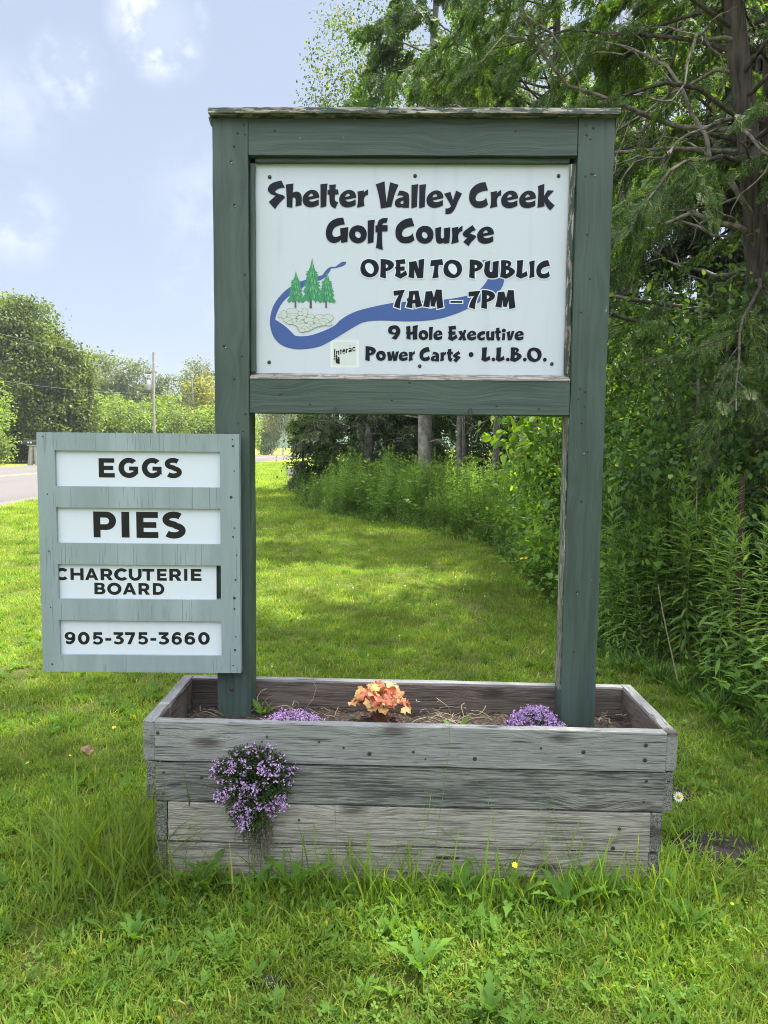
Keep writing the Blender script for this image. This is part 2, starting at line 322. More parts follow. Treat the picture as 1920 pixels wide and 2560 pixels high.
M['coral'] = leaf('coral_bells_leaf', [(0, (.36, .10, .07)), (.25, (.52, .19, .10)), (.42, (.64, .40, .15)), (1, (.74, .56, .24))], .4, tcol=(1.2, .9, .7), pos=.1)
M['petiole'] = plain('petiole', (.25, .1, .07), .6)
M['dry_leaf'] = leaf('dead_leaf', [(0, (.17, .10, .065)), (1, (.22, .14, .09))], .2, tcol=(1, 1, 1))
def bark(name, a, b, vscale=(14., 14., 2.2), bmp=.9):
    m, nt, out = newmat(name); geo = nd(nt, 'TexCoord')
    n = nd(nt, 'TexNoise', {'Vector': vm(nt, 'MULTIPLY', geo.outputs['Object'], vscale).outputs[0], 'Scale': 1., 'Detail': 6., 'Roughness': .7}).outputs[0]
    p = nd(nt, 'TexNoise', {'Vector': geo.outputs['Object'], 'Scale': 3., 'Detail': 4.}).outputs[0]
    c = mixc(nt, ss(nt, n, .32, .66), a, b); c = mixc(nt, ss(nt, p, .5, .75, 0., .5), c, tuple(x*1.5 for x in b))
    principled(nt, out, Base_Color=c, Roughness=.92, Specular_IOR_Level=.15, Normal=bump(nt, n, bmp, .02)); return m
M['bark_cedar'] = bark('bark_cedar', (.035, .03, .026), (.115, .098, .086), (26., 26., 2.2))
M['bark_grey'] = bark('bark_grey', (.10, .09, .08), (.27, .25, .23), (9., 9., 6.))
M['dead_limb'] = bark('dead_limb', (.07, .06, .053), (.28, .25, .225), (20., 20., 20.), .5)
M['bark_pale'] = bark('bark_pale', (.20, .19, .17), (.46, .44, .41), (3., 3., 2.))
M['pole_wood'] = bark('pole_wood', (.22, .21, .19), (.36, .34, .31), (20., 20., 1.))
M['rust'] = plain('rusty_steel', (.055, .03, .022), .8, .3, .3, 40.)
M['metal_grey'] = plain('transformer_grey', (.45, .47, .48), .45, .2)
M['mail_black'] = plain('mailbox_black', (.02, .02, .022), .35)
M['mail_white'] = plain('mailbox_number', (.7, .7, .7), .5)
def soilmat():
    m, nt, out = newmat('planter_soil'); tc = nd(nt, 'TexCoord')
    a = nd(nt, 'TexNoise', {'Vector': tc.outputs['Object'], 'Scale': 60., 'Detail': 6., 'Roughness': .75}).outputs[0]
    v = nd(nt, 'TexVoronoi', {'Vector': vm(nt, 'MULTIPLY', tc.outputs['Object'], (1., 1.6, 1.)).outputs[0], 'Scale': 75.})
    f = ss(nt, nd(nt, 'SeparateColor', {0: v.outputs['Color']}).outputs[0], .55, .9)
    c = mixc(nt, a, (.012, .008, .006), (.05, .034, .025)); c = mixc(nt, mth(nt, 'MULTIPLY', f, .5), c, (.20, .14, .095))
    principled(nt, out, Base_Color=c, Roughness=.95, Normal=bump(nt, mth(nt, 'ADD', a, v.outputs['Distance']), .9, .02)); return m
M['soil'] = soilmat()
def groundmat():
    m, nt, out = newmat('ground'); geo = nd(nt, 'NewGeometry'); P = geo.outputs['Position']
    a = nd(nt, 'TexNoise', {'Vector': P, 'Scale': 40., 'Detail': 8., 'Roughness': .75}).outputs[0]
    b = nd(nt, 'TexNoise', {'Vector': P, 'Scale': 1.1, 'Detail': 5.}).outputs[0]
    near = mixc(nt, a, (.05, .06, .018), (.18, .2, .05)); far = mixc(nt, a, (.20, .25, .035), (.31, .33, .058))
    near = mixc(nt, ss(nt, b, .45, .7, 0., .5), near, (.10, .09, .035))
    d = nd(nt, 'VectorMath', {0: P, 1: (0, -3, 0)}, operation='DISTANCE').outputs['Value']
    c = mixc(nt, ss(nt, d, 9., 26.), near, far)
    principled(nt, out, Base_Color=c, Roughness=.95, Specular_IOR_Level=.1, Normal=bump(nt, a, .8, .03)); return m
M['ground'] = groundmat()
def asphalt():
    m, nt, out = newmat('road_asphalt'); geo = nd(nt, 'NewGeometry'); P = geo.outputs['Position']
    a = nd(nt, 'TexNoise', {'Vector': P, 'Scale': 9., 'Detail': 8., 'Roughness': .8}).outputs[0]
    b = nd(nt, 'TexNoise', {'Vector': vm(nt, 'MULTIPLY', P, (.8, .12, 1.)).outputs[0], 'Scale': 1., 'Detail': 4.}).outputs[0]
    c = mixc(nt, a, (.075, .069, .066), (.145, .133, .128)); c = mixc(nt, ss(nt, b, .4, .7, 0., .4), c, (.085, .079, .076))
    principled(nt, out, Base_Color=c, Roughness=.9, Normal=bump(nt, a, .4, .01)); return m
M['asphalt'] = asphalt()
M['road_paint'] = plain('road_paint', (.55, .40, .10), .7)
M['gravel'] = plain('shoulder_gravel', (.13, .12, .10), .95, 0, .25, 30., .6)
M['dirt'] = plain('bare_dirt', (.013, .010, .009), .95, 0, .4, 45., .9)
M['litter'] = plain('woodland_floor', (.04, .035, .02), .95, 0, .4, 12., .8)
M['hill'] = plain('hill_wood', (.05, .085, .04), .95, 0, .3, .05, .3)
# traced lettering and drawing outlines, millimetres on the sign face
ROWS= [[('S',56.1,654.1,124.0,764.7),('h',127.6,659.6,191.7,753.7),('e',194.8,661.7,261.4,729.4),('l',266.2,660.1,294.1,754.0),('t',294.7,657.2,339.4,750.8),('e',341.0,661.8,408.7,729.8),('r',412.2,660.6,455.9,731.4),('V',486.5,658.2,577.5,763.3),('a',562.9,661.1,620.5,727.5),('l',628.6,659.1,655.4,752.4),('l',659.7,659.2,686.4,752.5),('e',688.8,661.1,756.0,728.6),('y',758.2,637.2,829.4,728.1),('C',857.8,661.3,933.3,760.6),('r',941.2,660.5,984.3,730.8),('e',984.7,661.0,1051.4,728.7),('e',1056.1,661.3,1122.2,728.9),('k',1128.8,652.6,1197.5,755.0)],[('G',288.2,523.4,378.6,622.0),('o',381.0,522.6,452.4,592.7),('l',455.6,521.1,483.8,614.5),('f',486.7,496.7,536.1,621.4),('C',566.7,523.4,643.3,621.1),('o',648.5,522.3,719.0,591.9),('u',725.5,522.2,784.8,588.0),('r',789.7,521.7,833.8,592.3),('s',835.2,513.7,888.2,595.1),('e',892.3,522.9,958.8,589.8)],[('O',427.4,389.1,501.9,461.2),('P',507.1,385.1,562.2,461.5),('E',565.5,384.4,616.4,461.8),('N',620.3,385.7,683.6,463.6),('T',707.3,386.6,759.3,462.4),('O',760.5,387.9,835.4,460.4),('P',863.4,386.0,917.9,461.2),('U',923.0,387.8,981.5,458.6),('B',987.1,386.6,1046.4,459.4),('L',1050.6,386.9,1097.2,460.6),('I',1101.1,389.2,1124.7,459.8),('C',1131.1,388.3,1186.0,460.0)],[('7',561.7,266.4,608.3,341.8),('A',612.2,267.7,678.3,339.2),('M',680.8,266.6,763.7,343.6),('-',790.8,291.0,838.4,298.2),('7',862.1,266.2,911.4,339.5),('P',914.4,267.0,969.1,342.3),('M',970.7,267.3,1052.2,342.7)],[('9',541.1,143.7,591.2,201.2),('H',611.5,143.7,661.4,202.7),('o',664.1,142.9,703.6,182.9),('l',706.4,142.2,722.4,195.9),('e',724.0,143.4,760.7,182.2),('E',782.1,140.0,822.3,201.1),('x',822.9,142.1,857.4,185.2),('e',859.5,143.2,896.8,181.5),('c',900.3,143.5,932.9,180.4),('u',936.4,142.9,970.1,181.4),('t',972.9,140.8,996.4,194.2),('i',998.9,144.1,1015.9,190.5),('v',1017.6,143.5,1050.6,182.0),('e',1050.4,144.5,1087.6,182.2)],[('P',449.7,57.4,492.7,117.0),('o',493.2,59.1,533.1,99.3),('w',537.3,58.3,586.1,98.3),('e',585.2,59.2,621.9,96.9),('r',625.1,58.7,650.3,98.8),('C',669.3,59.3,712.2,115.3),('a',715.2,58.3,748.5,96.8),('r',752.6,58.6,776.5,98.0),('t',779.9,56.6,804.9,108.7),('s',804.5,54.1,835.6,100.6),('.',867.9,76.6,887.6,96.7),('L',919.2,58.4,956.0,116.2),('.',960.8,60.4,975.4,75.5),('L',977.1,58.6,1013.3,116.6),('.',1018.4,60.5,1033.3,75.7),('B',1034.8,58.5,1081.7,116.6),('.',1087.2,60.7,1102.0,75.9),('O',1102.7,59.0,1161.7,116.6),('.',1167.6,60.8,1182.3,76.0)]]
RIVER= '370.1,447.2s 365.9,450.6s 354.3,449.4s 338.1,439.1s 326.5,431.1s 313.7,431 300.9,426.4s 287,413.9s 276.5,397.9 259.1,393.3s 228.8,385.2s 186.7,371.3s 154,355.1s 121.3,332.1s 90.8,297.6s 71.9,263.2s 62.4,217.2s 65.8,182.6s 80.9,145.8s 111.5,118.3s 153.8,104.7s 196.2,103.2s 257.3,112.4s 304.2,133.5s 355.7,163.8s 411.5,197.5s 445.9,213.1s 511.6,219.4s 622.9,216.7s 723.8,223.7s 799.1,242.6s 859.1,267.7s 898.9,290.1s 943.6,314.1s 988.1,342.4s 1001.6,367.1s 1003,389.2s 991.1,428.3s 960.6,455.1s 913,457.3 938.6,428.1s 939.5,388.8s 927.4,366.7s 912.7,349.4s 893,333.5s 855.6,319.5s 767.9,304.2s 677.4,298.7s 561.5,289.7s 465.7,270.3s 411.1,254.9s 369.4,235.1s 343.7,216.6s 327.4,200.4s 292.3,181.8s 233.7,160.7s 186.8,154.6s 162.1,158.4 135.1,185.4s 111.6,203.7s 84,220.3 90.6,244.9s 107.1,279.4s 130.6,305.9s 154,323.2s 191.4,346.2s 233.4,368.1s 266.1,377.4s 282.4,386.6 298.7,403.7s 306.8,417.4s 310.2,423.8 326.5,425.4s 349.8,431.2s 366,439.2s'
LTREES= [(131.7, 287.6, 201.9, 414.6, 162.2, 268.7, 170.1, 301.5), (187.9, 289.1, 275.2, 466.0, 222.8, 265.9, 233.5, 303.0), (255.1, 287.2, 327.7, 412.9, 286.5, 267.9, 294.3, 301.1)]
ROCKS= [(204.3, 250.2, 12.1, 18.2), (119.2, 240.5, 12.1, 15.9), (103.5, 234.7, 7.5, 6.1), (153.9, 253.3, 24.5, 13.5), (186.8, 245.5, 10.5, 8.2), (227.8, 233.1, 15.2, 9.8), (264.1, 232.2, 18.7, 9.8), (298.1, 227.8, 20.5, 14.5), (153.9, 238.4, 23.3, 7.0), (152.1, 230.4, 19.1, 7.7), (190.3, 229.4, 19.1, 7.0), (135.1, 218.8, 18.2, 9.8), (163.3, 216.6, 14.0, 6.5), (184.4, 214.5, 14.0, 8.9), (247.7, 218.3, 14.0, 8.2), (219.6, 219.3, 19.1, 10.5), (280.5, 216.2, 22.2, 9.8), (143.4, 209.6, 12.8, 6.5), (171.5, 205.2, 17.5, 6.5), (257.1, 210.3, 11.7, 5.8), (193.8, 209.9, 9.3, 7.0), (226.6, 206.7, 12.8, 7.7), (301.6, 202.6, 11.7, 5.6), (275.9, 206.5, 15.2, 8.9), (200.8, 196.2, 30.3, 8.2), (254.8, 200.0, 17.5, 6.5), (240.7, 195.3, 13.5, 5.8), (184.4, 186.2, 10.5, 4.2), (203.2, 188.1, 11.2, 6.5), (226.7, 187.1, 10.5, 6.1), (193.8, 178.4, 12.8, 7.0), (213.8, 180.8, 10.5, 6.5)]
SCREWS= [(63.6, 778.1), (642.3, 783.9), (1209.4, 785.3), (58.9, 49.9), (671.0, 39.1), (1203.5, 51.6)]
STICKER= (306.2, 28.9, 426.3, 147.7)
STXT= ['323.4,105.4 328,105.5 327.7,78.2 323.2,78.1', '330.9,96.8 335.5,97.7 336.4,96s 339.9,99.1s 343.4,96.9s 344.2,92.6s 343.9,82 339.8,81.5 339.9,90.8s 338.6,94.7s 336,92.5s 335.4,84.7 331,84.7', '348.1,103.5 352,105 352.4,100.5 355.3,101.3 355.3,98.3 352.4,97 352.5,84.4 348.8,83.3 348.4,95.7 346.1,95 345.9,98 348.1,98.5', '369,94.1 360.2,92s 360.6,89.2s 363.7,88.8s 369,93.2 369.2,90.2s 365.5,87.1s 359.3,87.5s 356.7,92.7s 357.1,99.6s 360.1,103.5s 365.4,104.4s 368.9,100.6s', '371.6,105.8 376,106.9 376.4,104.5s 380.4,107.6 380.4,103.2s 376.4,100.6s 376.5,90.2 371.8,89.3', '383,104.1 383.4,107.6s 388.3,110.2s 393.5,108.5s 394.3,103.3s 394.5,94.7 390.6,94.2 389.2,93.3s 384,92s 381.5,96.3s 383.9,100.7s 390.1,102.9 390,105s 387.8,106.8s 386.1,104.6', '409.8,108.7 405.9,108.6 403.7,110.3s 401,106.9s 401.5,100.8s 404.2,99.5s 406.3,102.6 410.3,103.5 407.7,98.2s 402.4,96s 398.4,98.2s 397.1,104.2s 398.4,111.2s 403.2,114.2s 408.5,113s', '321.7,74.2 324.1,76.4s 327.7,76 327.7,73.4s 323.3,72s', '321.7,68 324.2,69.9s 327.7,70.1 327.7,66.4s 322.9,66s', '321.7,61.9 324.2,63.4s 327.7,63.7 327.7,60.4s 322.9,59.9s', '329.8,81.2 332.5,83s 335.6,80.4 335.8,66.5 337.4,64.8 337.4,75.6 345.3,70.9 346.3,46.6 336.6,46.3s 331.3,50s 329.7,55.2s']
GROWS=[
[('E',-597.3,1498.6,-533.4,1575.6),('G',-518.1,1497.3,-439.4,1578.5),('G',-424.7,1497.5,-345.5,1578.7),('S',-332.5,1498.3,-264.4,1579.5)] ,
[('P',-623.9,1256.1,-532.4,1361.0),('I',-510.8,1256.4,-478.8,1360.8),('E',-450.8,1255.6,-362.5,1361.2),('S',-345.2,1253.8,-252.3,1363.6)] ,
[('C',-785.5,1077.8,-733.5,1128.9),('H',-721.8,1079.8,-668.6,1128.1),('A',-662.9,1080.3,-609.1,1128.6),('R',-599.9,1080.9,-549.6,1128.4),('C',-545.2,1079.3,-491.4,1130.4),('U',-485.6,1079.8,-433.3,1129.5),('T',-430.7,1081.0,-382.0,1129.9),('E',-370.4,1081.5,-331.3,1130.4),('R',-321.1,1082.0,-271.1,1130.9),('I',-260.8,1082.5,-247.8,1131.1),('E',-233.4,1082.7,-190.3,1131.7)] ,
[('B',-625.9,1022.3,-581.0,1069.9),('O',-573.8,1020.6,-515.9,1071.2),('A',-510.7,1022.6,-456.3,1071.0),('R',-446.9,1023.1,-400.1,1070.8),('D',-388.5,1023.0,-341.8,1071.4)] ,
[('9',-752.1,814.6,-708.1,866.3),('0',-698.4,813.7,-650.2,866.8),('5',-638.4,814.2,-595.8,865.9),('-',-586.3,830.8,-561.9,841.6),('3',-552.8,815.6,-510.4,866.6),('7',-505.2,816.7,-464.9,867.0),('5',-453.4,815.8,-411.8,867.5),('-',-402.1,832.4,-378.4,843.2),('3',-368.5,816.5,-325.6,868.2),('6',-315.4,816.2,-273.2,869.4),('6',-262.9,816.7,-218.7,869.8),('0',-206.9,817.2,-159.4,870.3)] ,
]
# ---------------------------------------------------------------- lettering
GL = {
'S': "222,88 257,160 205,168s 178,180s 160,205s 200,228s 240,240s 257,262s 230,290s 190,335s 157,384 93,310 130,275s 165,243 110,222s 85,190s 95,145s 135,112s 180,97s",
'h': "267,130 347,118 343,165 340,215 365,203s 400,205s 425,230s 433,270s 430,343 367,357 370,300s 365,270s 350,262s 338,275 336,370 277,360 275,250s",
'e': "614,265 608,225s 585,197s 540,184s 485,205s 448,250s 441,290s 455,335s 490,360s 540,365s 611,340 609,283 560,303s 525,305s 505,287|503,258 550,248 545,230s 530,222s 512,235s",
'l': "626,127 699,118 693,200s 688,354 627,370",
't': "717,134 786,127 782,180 808,180 817,230 778,232 777,285s 785,300s 812,312 782,378 745,358s 727,330s 720,290s 720,236 700,236 700,185 719,184",
'r': "1008,203 1078,190 1076,215 1098,192s 1120,180 1120,238 1095,245s 1078,280s 1078,310s 1085,350 1005,370 1015,290s",
'V': "1198,128 1290,95 1300,200s 1313,310 1330,210s 1347,105 1438,132 1395,240s 1366,358 1253,377 1235,260s",
'a': "1446,192 1495,200s 1535,218s 1549,250s 1549,369 1480,369 1477,358 1440,366s 1405,350s 1397,318s 1412,285s 1450,266s 1490,260 1480,246s 1455,240s 1420,245|1457,316s 1470,300s 1489,293 1489,324 1470,329s",
'y': "370,225 437,205 450,245s 466,291 482,240s 498,192 560,223 520,305s 485,385s 450,425s 405,436s 387,434 388,375 420,375s 447,352 415,295s",
'C': "803,105 831,190 770,200s 720,225s 700,270s 712,298s 745,303s 790,290s 812,262 834,335 790,365s 735,372s 680,358s 640,310s 631,250s 645,190s 690,140s 745,113s",
'k': "1342,145 1410,122 1409,185s 1408,250 1425,222s 1448,188 1515,192 1480,230s 1447,268 1480,305s 1528,345 1480,398 1440,355s 1412,308 1418,355 1340,370 1346,250s",
'G': "862,473 880,543 820,553s 770,580s 749,630s 760,665s 790,673s 835,655 830,583 917,570 912,650s 909,724 843,735 840,702 800,730s 750,735s 705,710s 682,650s 690,580s 725,520s 790,483s",
'o': "1016,552s 1075,570s 1108,630s 1095,700s 1050,733s 1000,738s 945,710s 922,650s 940,590s 975,562s|1010,615s 1040,635s 1045,665s 1025,685s 997,672s 986,645s 993,620s",
'f': "1326,478 1310,530 1285,527s 1266,550 1324,550 1324,613 1265,615 1268,720s 1276,808 1202,785 1212,700s 1215,624 1195,624 1195,553 1215,553 1225,510s 1255,484s 1290,476s",
'u': "280,582 344,568 340,625s 342,675s 355,688s 375,675 372,583 437,572 437,650s 431,735 374,743 376,726 340,741s 305,735s 290,705s 282,650s",
's': "668,550 707,603 668,615s 645,640 680,650s 707,665s 700,685s 660,725s 630,767 572,725 600,695s 620,680 585,670s 565,645s 580,615s 625,580s",
'O': "140,88s 190,105s 215,155s 200,208s 160,234s 120,233s 80,210s 66,165s 80,115s 110,92s|140,120s 165,140s 175,175s 160,205s 135,200s 112,175s 104,145s 118,123s",
'P': "226,88 280,92s 320,108s 335,135s 318,165s 270,185 271,243 224,232 227,160s|268,130 285,136s 288,148s 270,160",
'E': "343,97 420,88 427,125 385,128 386,148 420,146 421,180 387,182 389,205 430,178 443,213 387,245 341,222 350,180s 340,155 350,150 350,120s",
'N': "452,112 512,103 531,165 530,95 577,85 573,160s 570,238 522,241 497,172 497,243 449,233 455,170s",
'T': "628,98 720,88 728,135 693,136 688,180s 694,235 640,242 652,180s 656,142 622,146",
'U': "1060,112 1105,98 1099,150s 1101,188s 1113,190s 1121,178 1122,110 1172,100 1169,170s 1168,233 1112,242s 1075,228s 1054,190s 1056,150s",
'B': "1185,97 1245,98s 1270,115s 1265,138s 1252,150 1285,163s 1302,188s 1280,218s 1228,245 1180,230 1187,165s|1229,122 1240,123s 1243,134s 1229,141|1229,172 1248,177s 1253,190s 1229,207",
'L': "1312,100 1366,95 1361,150s 1360,203 1395,183 1404,222 1347,245 1307,225 1314,160s",
'I': "1408,110 1459,97 1457,170s 1460,230 1413,241 1418,170s",
'7': "330,342 424,332 401,385s 387,435s 383,484 335,468 349,420s 374,376 332,381",
'A': "453,345 530,338 543,400s 563,463 508,477 504,440 482,443 483,482 430,471 443,430 433,405 448,400 452,370s|484,414 490,372 500,372 503,411",
'M': "585,347 637,343 653,395 668,330 716,332 722,400s 733,472 682,485 673,415 661,468 630,465 624,410 618,474 566,465 578,410s",
'-': "0,0 95,0 95,14 0,14",
'9': "505,77s 560,90s 598,150s 585,215s 530,290 462,268 500,235s 518,212 475,212s 425,190s 414,150s 435,100s|503,130s 528,140s 533,158s 525,180s 503,185s 480,172s 474,155s 483,138s",
'H': "680,98 745,85 748,175 780,168 780,88 858,73 850,180s 855,282 783,292 782,212 748,218 752,290 685,272 692,215 672,188 688,180",
'x': "147,170 205,158 222,190 237,143 277,152 250,225 277,295 227,303 215,265 195,300 145,290 188,232",
'i': "800,196 848,196 848,290 797,300 803,250s|+827,183s 798,172s 794,155s 806,134s 827,127s 850,136s 860,155s 850,176s",
'v': "862,180 915,163 928,240 940,165 987,160 965,230s 945,292 888,303 878,240s",
'c': "545,165 553,212 510,220s 483,240s 487,258s 515,260s 550,245 545,290 500,300s 455,290s 430,250s 440,205s 480,175s",
'w': "397,482 447,468 462,540 470,468 505,463 518,540 530,472 577,465 545,600 495,607 485,555 472,600 420,605",
'.': "10,0s 17,3s 20,10s 17,17s 10,20s 3,17s 0,10s 3,3s",
}
def contour(txt, n=5):
    P, S = [], []
    for it in txt.split():
        s = it.endswith('s'); a, b = it.rstrip('s').split(','); P.append(Vector((float(a), float(b)))); S.append(s)
    out = []; N = len(P)
    for i in range(N):
        p0, p1, p2, p3 = P[i-1], P[i], P[(i+1) % N], P[(i+2) % N]; out.append(p1)
        if not (S[i] or S[(i+1) % N]): continue
        L = (p2-p1).length
        def tan(prev, cur, nxt): t = nxt-prev; return t.normalized()*L if t.length > 1e-6 else Vector((0, 0))
        t1 = tan(p0, p1, p2) if S[i] else None; t2 = tan(p1, p2, p3) if S[(i+1) % N] else None
        if t1 is None: t1 = (2*(p2-p1) - t2)*.9 if (2*(p2-p1)-t2).length > 0 else p2-p1
        if t2 is None: t2 = (2*(p2-p1) - t1)*.9
        for k in range(1, n):
            t = k/n; a, b, c, d = 2*t**3-3*t*t+1, t**3-2*t*t+t, -2*t**3+3*t*t, t**3-t*t
            out.append(a*p1 + b*t1 + c*p2 + d*t2)
    return out
def glyph(txt):
    """list of shapes, each shape a list of contours (first outer, rest holes)"""
    shapes = []
    for c in txt.split('|'):
        if c.startswith('+'): shapes.append([contour(c[1:])])
        elif not shapes: shapes.append([contour(c)])
        else: shapes[-1].append(contour(c))
    return shapes
def fit(shapes, box, flip=True):
    xs = [p.x for s in shapes for c in s for p in c]; ys = [p.y for s in shapes for c in s for p in c]
    x0, x1, y0, y1 = min(xs), max(xs), min(ys), max(ys); a, b, c, d = box
    f = (lambda p: Vector((a + (p.x-x0)/(x1-x0)*(c-a), d - (p.y-y0)/(y1-y0)*(d-b)))) if flip else (lambda p: Vector((a + (p.x-x0)/(x1-x0)*(c-a), b + (p.y-y0)/(y1-y0)*(d-b))))
    return [[[f(p) for p in c_] for c_ in s] for s in shapes]
def grow(c, d):
    """contour pushed outwards by d (mm)"""
    A = sum(c[i-1].x*c[i].y - c[i].x*c[i-1].y for i in range(len(c))); sg = 1 if A > 0 else -1; out = []; N = len(c)
    for i in range(N):
        e1 = (c[i]-c[i-1]); e2 = (c[(i+1) % N]-c[i])
        if e1.length < 1e-5 or e2.length < 1e-5: continue
        e1.normalize(); e2.normalize()
        n1 = Vector((e1.y, -e1.x))*sg; n2 = Vector((e2.y, -e2.x))*sg; m = n1+n2
        m = m/max(m.length_squared*.5, .55); out.append(c[i] + m*d)
    return out
def flat(name, shapes, y, m, parent, th=0.):
    """flat shapes given in millimetres (x, z) laid on the parent's plane at depth y (metres)"""
    V, F = [], []
    for s in shapes:
        s = [[Vector((p.x, p.y, 0)) for p in c] for c in s]
        tri = tessellate_polygon(s); b = len(V)
        for c in s: V.extend([(p.x/1000, y, p.y/1000) for p in c])
        for t in tri:
            q = [V[b+i] for i in t]; a = (q[1][0]-q[0][0])*(q[2][2]-q[0][2]) - (q[2][0]-q[0][0])*(q[1][2]-q[0][2])
            if abs(a) < 1e-12: continue
            F.append([b+i for i in (t if a > 0 else t[::-1])])
    return link(name, npmesh(name, [(V, F)]), m, parent)

# bold geometric capitals for the slide-in boards
def arc(cx, cy, rx, ry, a0, a1, n=16): return [Vector((cx + rx*math.cos(R(a0+(a1-a0)*i/n)), cy + ry*math.sin(R(a0+(a1-a0)*i/n)))) for i in range(n+1)]
def VV(*p): return [Vector(q) for q in p]
def band(pts, w):
    n = len(pts); L, Rr = [], []
    for i in range(n):
        t = (pts[min(i+1, n-1)]-pts[max(i-1, 0)]).normalized(); nn = Vector((-t.y, t.x))*w/2
        L.append(pts[i]+nn); Rr.append(pts[i]-nn)
    return L + Rr[::-1]
def geo_cap(c):
    s = 27
    if c == 'E': return [[VV((0, 0), (82, 0), (82, 23), (s, 23), (s, 39), (75, 39), (75, 61), (s, 61), (s, 77), (81, 77), (81, 100), (0, 100))]]
    if c == 'I': return [[VV((0, 0), (29, 0), (29, 100), (0, 100))]]
    if c == 'H': return [[VV((0, 0), (s, 0), (s, 38), (80, 38), (80, 0), (107, 0), (107, 100), (80, 100), (80, 62), (s, 62), (s, 100), (0, 100))]]
    if c == 'T': return [[VV((36, 0), (64, 0), (64, 76), (100, 76), (100, 100), (0, 100), (0, 76), (36, 76))]]
    if c == 'P': return [[VV((0, 0), (s, 0), (s, 29)) + arc(50, 64.5, 38, 35.5, -90, 90) + VV((0, 100)), VV((s, 51)) + arc(48, 64, 13, 13, -90, 90, 8) + VV((s, 77))]]
    if c == 'R': return [[VV((0, 0), (s, 0), (s, 31), (42, 31), (62, 0), (94, 0), (68, 37)) + arc(52, 65, 37, 35, -50, 90) + VV((0, 100)), VV((s, 53)) + arc(49, 65, 12, 12, -90, 90, 8) + VV((s, 77))]]
    if c == 'B': return [[VV((0, 0)) + arc(56, 28.5, 36, 28.5, -90, 52) + arc(53, 74, 33, 26, -40, 90) + VV((0, 100)), VV((s, 21)) + arc(54, 30.5, 9.5, 9.5, -90, 90, 8) + VV((s, 40)), VV((s, 60)) + arc(50, 69.5, 9.5, 9.5, -90, 90, 8) + VV((s, 79))]]
    if c == 'D': return [[VV((0, 0)) + arc(46, 50, 54, 50, -90, 90) + VV((0, 100)), VV((s, 24)) + arc(45, 50, 27, 26, -90, 90) + VV((s, 76))]]
    if c == 'U': return [[VV((0, 100)) + arc(50, 46, 50, 47, 180, 360) + VV((100, 100), (73, 100)) + arc(50, 46, 23, 23, 0, -180) + VV((s, 100))]]
    if c == 'O': return [[arc(58, 50, 58, 51, 0, 350, 34), arc(58, 50, 30, 26, 0, 350, 34)]]
    if c == '0': return [[arc(43, 50, 43, 51, 0, 350, 34), arc(43, 50, 17, 28, 0, 350, 34)]]
    if c == 'C': return [[arc(52, 50, 52, 51, 42, 318, 30) + arc(52, 50, 25, 26, 318, 42, 26)]]
    if c == 'G': return [[arc(53, 50, 53, 51, 45, 335, 32)[:-1] + VV((100, 14), (100, 57), (54, 57), (54, 37), (75, 37), (75, 29)) + arc(53, 50, 25, 26, 310, 50, 24)]]
    if c == 'A': return [[VV((0, 0), (28, 0), (36, 20), (77, 20), (85, 0), (114, 0), (71, 100), (43, 100)), VV((45, 42), (57, 71), (68, 42))]]
    if c == 'S': return [[band(arc(43, 71, 29, 17.5, 38, 255, 16) + VV((47, 51)) + arc(43, 29.5, 31, 18, 75, -142, 16), 24)]]
    if c == '7': return [[VV((0, 100), (84, 100), (84, 80), (47, 0), (17, 0), (53, 76), (0, 76))]]
    if c == '5': return [[VV((78, 100), (9, 100), (5, 42)) + [Vector((16, 37))] + arc(39, 33, 20, 16, 125, -120, 12) + VV((14, 28), (0, 9)) + arc(40, 33, 44, 35, -122, 88, 16) + VV((32, 68), (33, 78), (78, 78))]]
    if c == '3': return [[VV((5, 100), (78, 100), (78, 80), (54, 61)) + arc(38, 31, 44, 33, 55, -140, 16) + VV((14, 26)) + arc(38, 31, 18, 13, -125, 85, 12) + VV((26, 45), (22, 60), (44, 78), (5, 78))]]
    if c in '69':
        six = [arc(43, 33, 43, 34, 100, 455, 32), arc(43, 32, 17, 14, 0, 350, 24)]
        tail = band([Vector((76, 82))] + arc(50, 47, 38, 42, 58, 185, 14), 23)
        sh = [six, [tail]]
        return sh if c == '6' else [[[Vector((86-p.x, 100-p.y)) for p in k] for k in s_] for s_ in sh]
    if c == '-': return [[VV((0, 0), (36, 0), (36, 16), (0, 16))]]

# ---------------------------------------------------------------- boards
def board_mesh(name, L, H, T, seg=14, rough=.0012, bev=.0028, seed=0, endmat=False):
    """plank along local X, height Z, thickness Y, worn edges; centred"""
    bm = bmesh.new(); bmesh.ops.create_cube(bm, size=1)
    for v in bm.verts: v.co = Vector((v.co.x*L, v.co.y*T, v.co.z*H))
    bmesh.ops.bevel(bm, geom=bm.edges[:], offset=bev, segments=2, affect='EDGES', profile=.6)
    for i in range(1, seg):
        bmesh.ops.bisect_plane(bm, geom=bm.verts[:]+bm.edges[:]+bm.faces[:], plane_co=((i/seg-.5)*L, 0, 0), plane_no=(1, 0, 0))
    for v in bm.verts:
        n = noise.noise_vector(Vector((v.co.x*6+seed*3.1, v.co.y*15, v.co.z*15+seed)))
        v.co += Vector((0, n.y, n.z))*rough*2 + Vector((n.x*rough, 0, 0))
    if endmat:
        bm.normal_update()
        for f in bm.faces:
            if abs(f.normal.x) > .9: f.material_index = 1
    return bmmesh(name, bm)
def board(name, m, L, H, T, loc, rot, parent, **k):
    return link(name, board_mesh(name, L, H, T, **k), m, parent, loc, rot)
